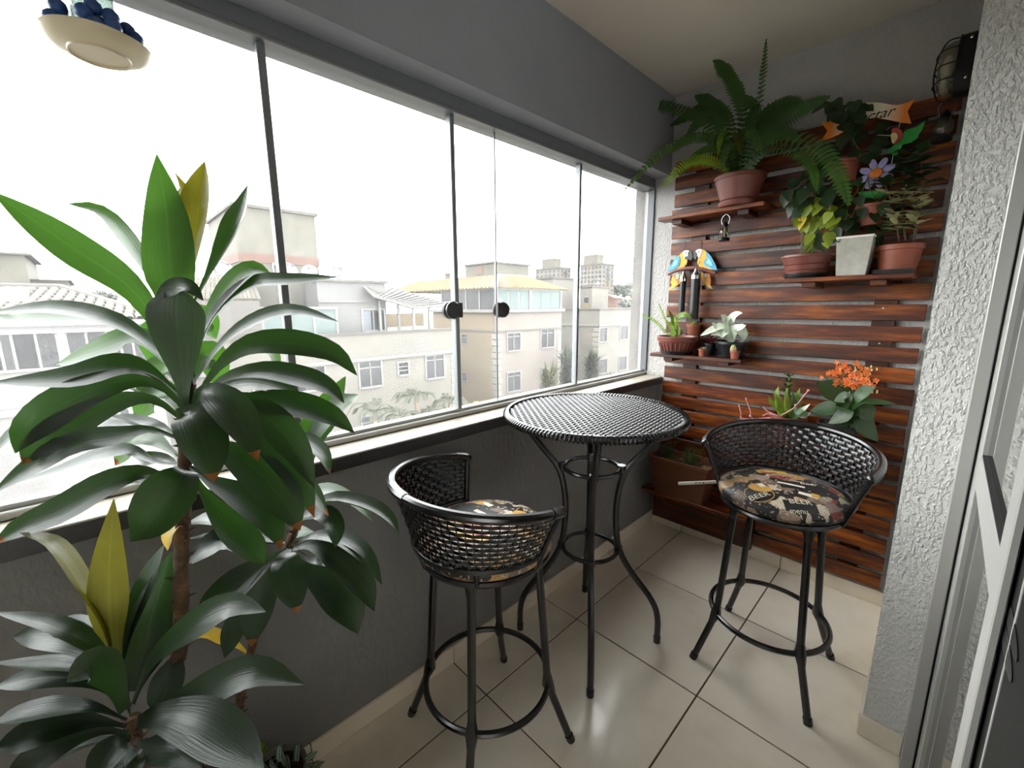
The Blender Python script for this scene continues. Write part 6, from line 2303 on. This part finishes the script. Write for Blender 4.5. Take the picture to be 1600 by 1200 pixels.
cs = []
for px in range(950, 1001, 4):
    for py in (452, 460):
        cs.append((at(px + rv(-1, 1), py + rv(-3, 2), d=330 + rv(-20, 30)), 4.2))
clump('distant_wood', 'grey-green wood on the horizon beside the tall tower block', 'trees', cs, M['tree_far'], 12, 'stuff')
clump('round_tree', 'round pale tree before the distant wood', 'tree', [(at(977, 478, d=120), 2.0)], M['bush'], 30)
clump('treetop', 'green treetop behind the veranda roof', 'tree', [(at(160, 466, d=38), .7), (at(172, 468, d=38), .6)], M['bush'], 30)
for k, (px0, px1, pyt, mt, lb_) in enumerate(((956, 964, 466, 'b_red', 'reddish distant house beside the tall tower block'), (964, 978, 468, 'b_white', 'white distant house below the wood'), (980, 1000, 470, 'b_grey', 'pale distant house at the right edge of the window'))):
    p0, p1 = at(px0, pyt, d=190 + 22 * k), at(px1, pyt, d=190 + 22 * k)
    h2 = house('distant_house', lb_, (p0.x, p0.y, -9.2))
    MB().box((p0.x - 6, p0.y, -9.2), (p1.x, p0.y + 6, p0.z)).build('wall', M[mt], h2, 0)
    MB().prism([(p0.x - 6.3, p0.y - .3, p0.z), (p1.x + .3, p0.y - .3, p0.z), ((p0.x + p1.x) / 2 - 3, p0.y - .3, p0.z + 1.6)], (0, 6.6, 0)).build('roof', M['b_tile_y' if k else 'b_red'], h2, 0)


# ------------------------------------------------------------------ palms and shrubs between the houses
def palm(label, px, py, x, nf, ln, mt, name='palm', spread=1.0, group=None):
    c = at(px, py, x=x)
    p = empty(name, (c.x, c.y, -9.2), label, 'palm' if name == 'palm' else 'shrub', group)
    MB().tube(spline([(c.x, c.y, -9.2), (c.x + .1, c.y, (-9.2 + c.z) / 2), c], 8), .10, 8).build('trunk', M['trunk'], p)
    for k in range(nf):
        an = 2 * PI * k / nf + rv(-.3, .3)
        up2 = rv(.3, 1.1)
        e_ = Vector((math.cos(an), math.sin(an), 0))
        l = ln * rv(.75, 1.1)
        P_ = spline([c, c + e_ * l * .35 * spread + Vector((0, 0, l * .45 * up2)), c + e_ * l * .75 * spread + Vector((0, 0, l * .45 * up2)), c + e_ * l * spread + Vector((0, 0, l * (.3 * up2 - .15)))], 16)
        mb = MB().tube(P_, .012, 4)
        for i in range(3, 16):
            t = (P_[min(i + 1, 15)] - P_[i - 1]).normalized()
            s = t.cross(Vector((0, 0, 1))).normalized()
            for sg in (1, -1):
                d_ = (s * sg + t * .9 + Vector((0, 0, .25))).normalized()
                ll = ln * .34 * (1 - abs(i - 8) / 14)
                a, b = P_[i], P_[i] + d_ * ll - Vector((0, 0, ll * .25))
                m2 = a.lerp(b, .5) + Vector((0, 0, .02))
                wv2 = t * .035
                mb.add([a, m2 - wv2, b, m2 + wv2], [(0, 1, 2, 3)])
        mb.build('frond', mt, p, 0)


palm('tall feathery palm before the small vent window', 650, 622, -16.5, 13, 1.05, M['palm'])
palm('low palm at the left before the lowest beige window', 585, 648, -15.5, 11, 1.0, M['palm'])
palm('palm beside the white corner stones of the beige block', 703, 632, -17.0, 12, 1.05, M['palm'])
palm('short palm between the other two before the beige block', 625, 655, -12.8, 10, .8, M['palm'])
palm('short palm low beside the window divider', 672, 650, -15.5, 10, .85, M['palm'])


def spiky(label, px, py, x, n, ln, mt, ht):
    c = at(px, py, x=x)
    p = empty('yucca', (c.x, c.y, -9.2), label, 'shrub')
    MB().tube([(c.x, c.y, -9.2), c], .09, 8).build('trunk', M['trunk'], p)
    mb = MB()
    for k in range(n):
        an = rv(0, 2 * PI)
        el = rv(-.2, 1.4)
        b = c + Vector((rv(-.3, .3), rv(-.3, .3), rv(-ht, 0)))
        d_ = Vector((math.cos(an) * math.cos(el), math.sin(an) * math.cos(el), math.sin(el)))
        tip_ = b + d_ * ln * rv(.7, 1.1)
        s = d_.cross(Vector((0, 0, 1)))
        s = s.normalized() * .06 if s.length > .01 else Vector((.06, 0, 0))
        m_ = b.lerp(tip_, .45)
        mb.add([b, m_ - s, tip_, m_ + s], [(0, 1, 2, 3)])
    o = mb.build('leaves', mt, p, 0)
    o['kind'] = 'stuff'


spiky('bright yellow-green yucca before the peach house', 858, 580, -17.0, 260, .9, M['yucca'], 1.8)
spiky('tall spiky grey-green shrub left of the thin divider', 887, 556, -18.3, 600, 1.0, M['bush'], 3.0)
spiky('dense spiky shrub behind the last window pane', 925, 560, -19.0, 700, 1.15, M['bush'], 3.0)
spiky('low spiky shrub below the corner house', 955, 592, -19.0, 260, .9, M['bush'], 1.6)
fb = at(743, 634, x=-18.5)
fbo = empty('flowering_shrub', (fb.x, fb.y, -9.2), 'shrub with yellow-orange flowers low beside the peach side wall', 'shrub')
MB().tube([(fb.x, fb.y, -9.2), fb], .05, 6).build('trunk', M['trunk'], fbo)
mb = MB()
for k in range(60):
    mb.ball(fb + Vector((rv(-.35, .35), rv(-.35, .35), rv(-.5, .15))), rv(.04, .09), 6, 4)
o = mb.build('blossom', mat('yellow_orange_blossom', '#c8963c', .8), fbo, 0)
o['kind'] = 'stuff'
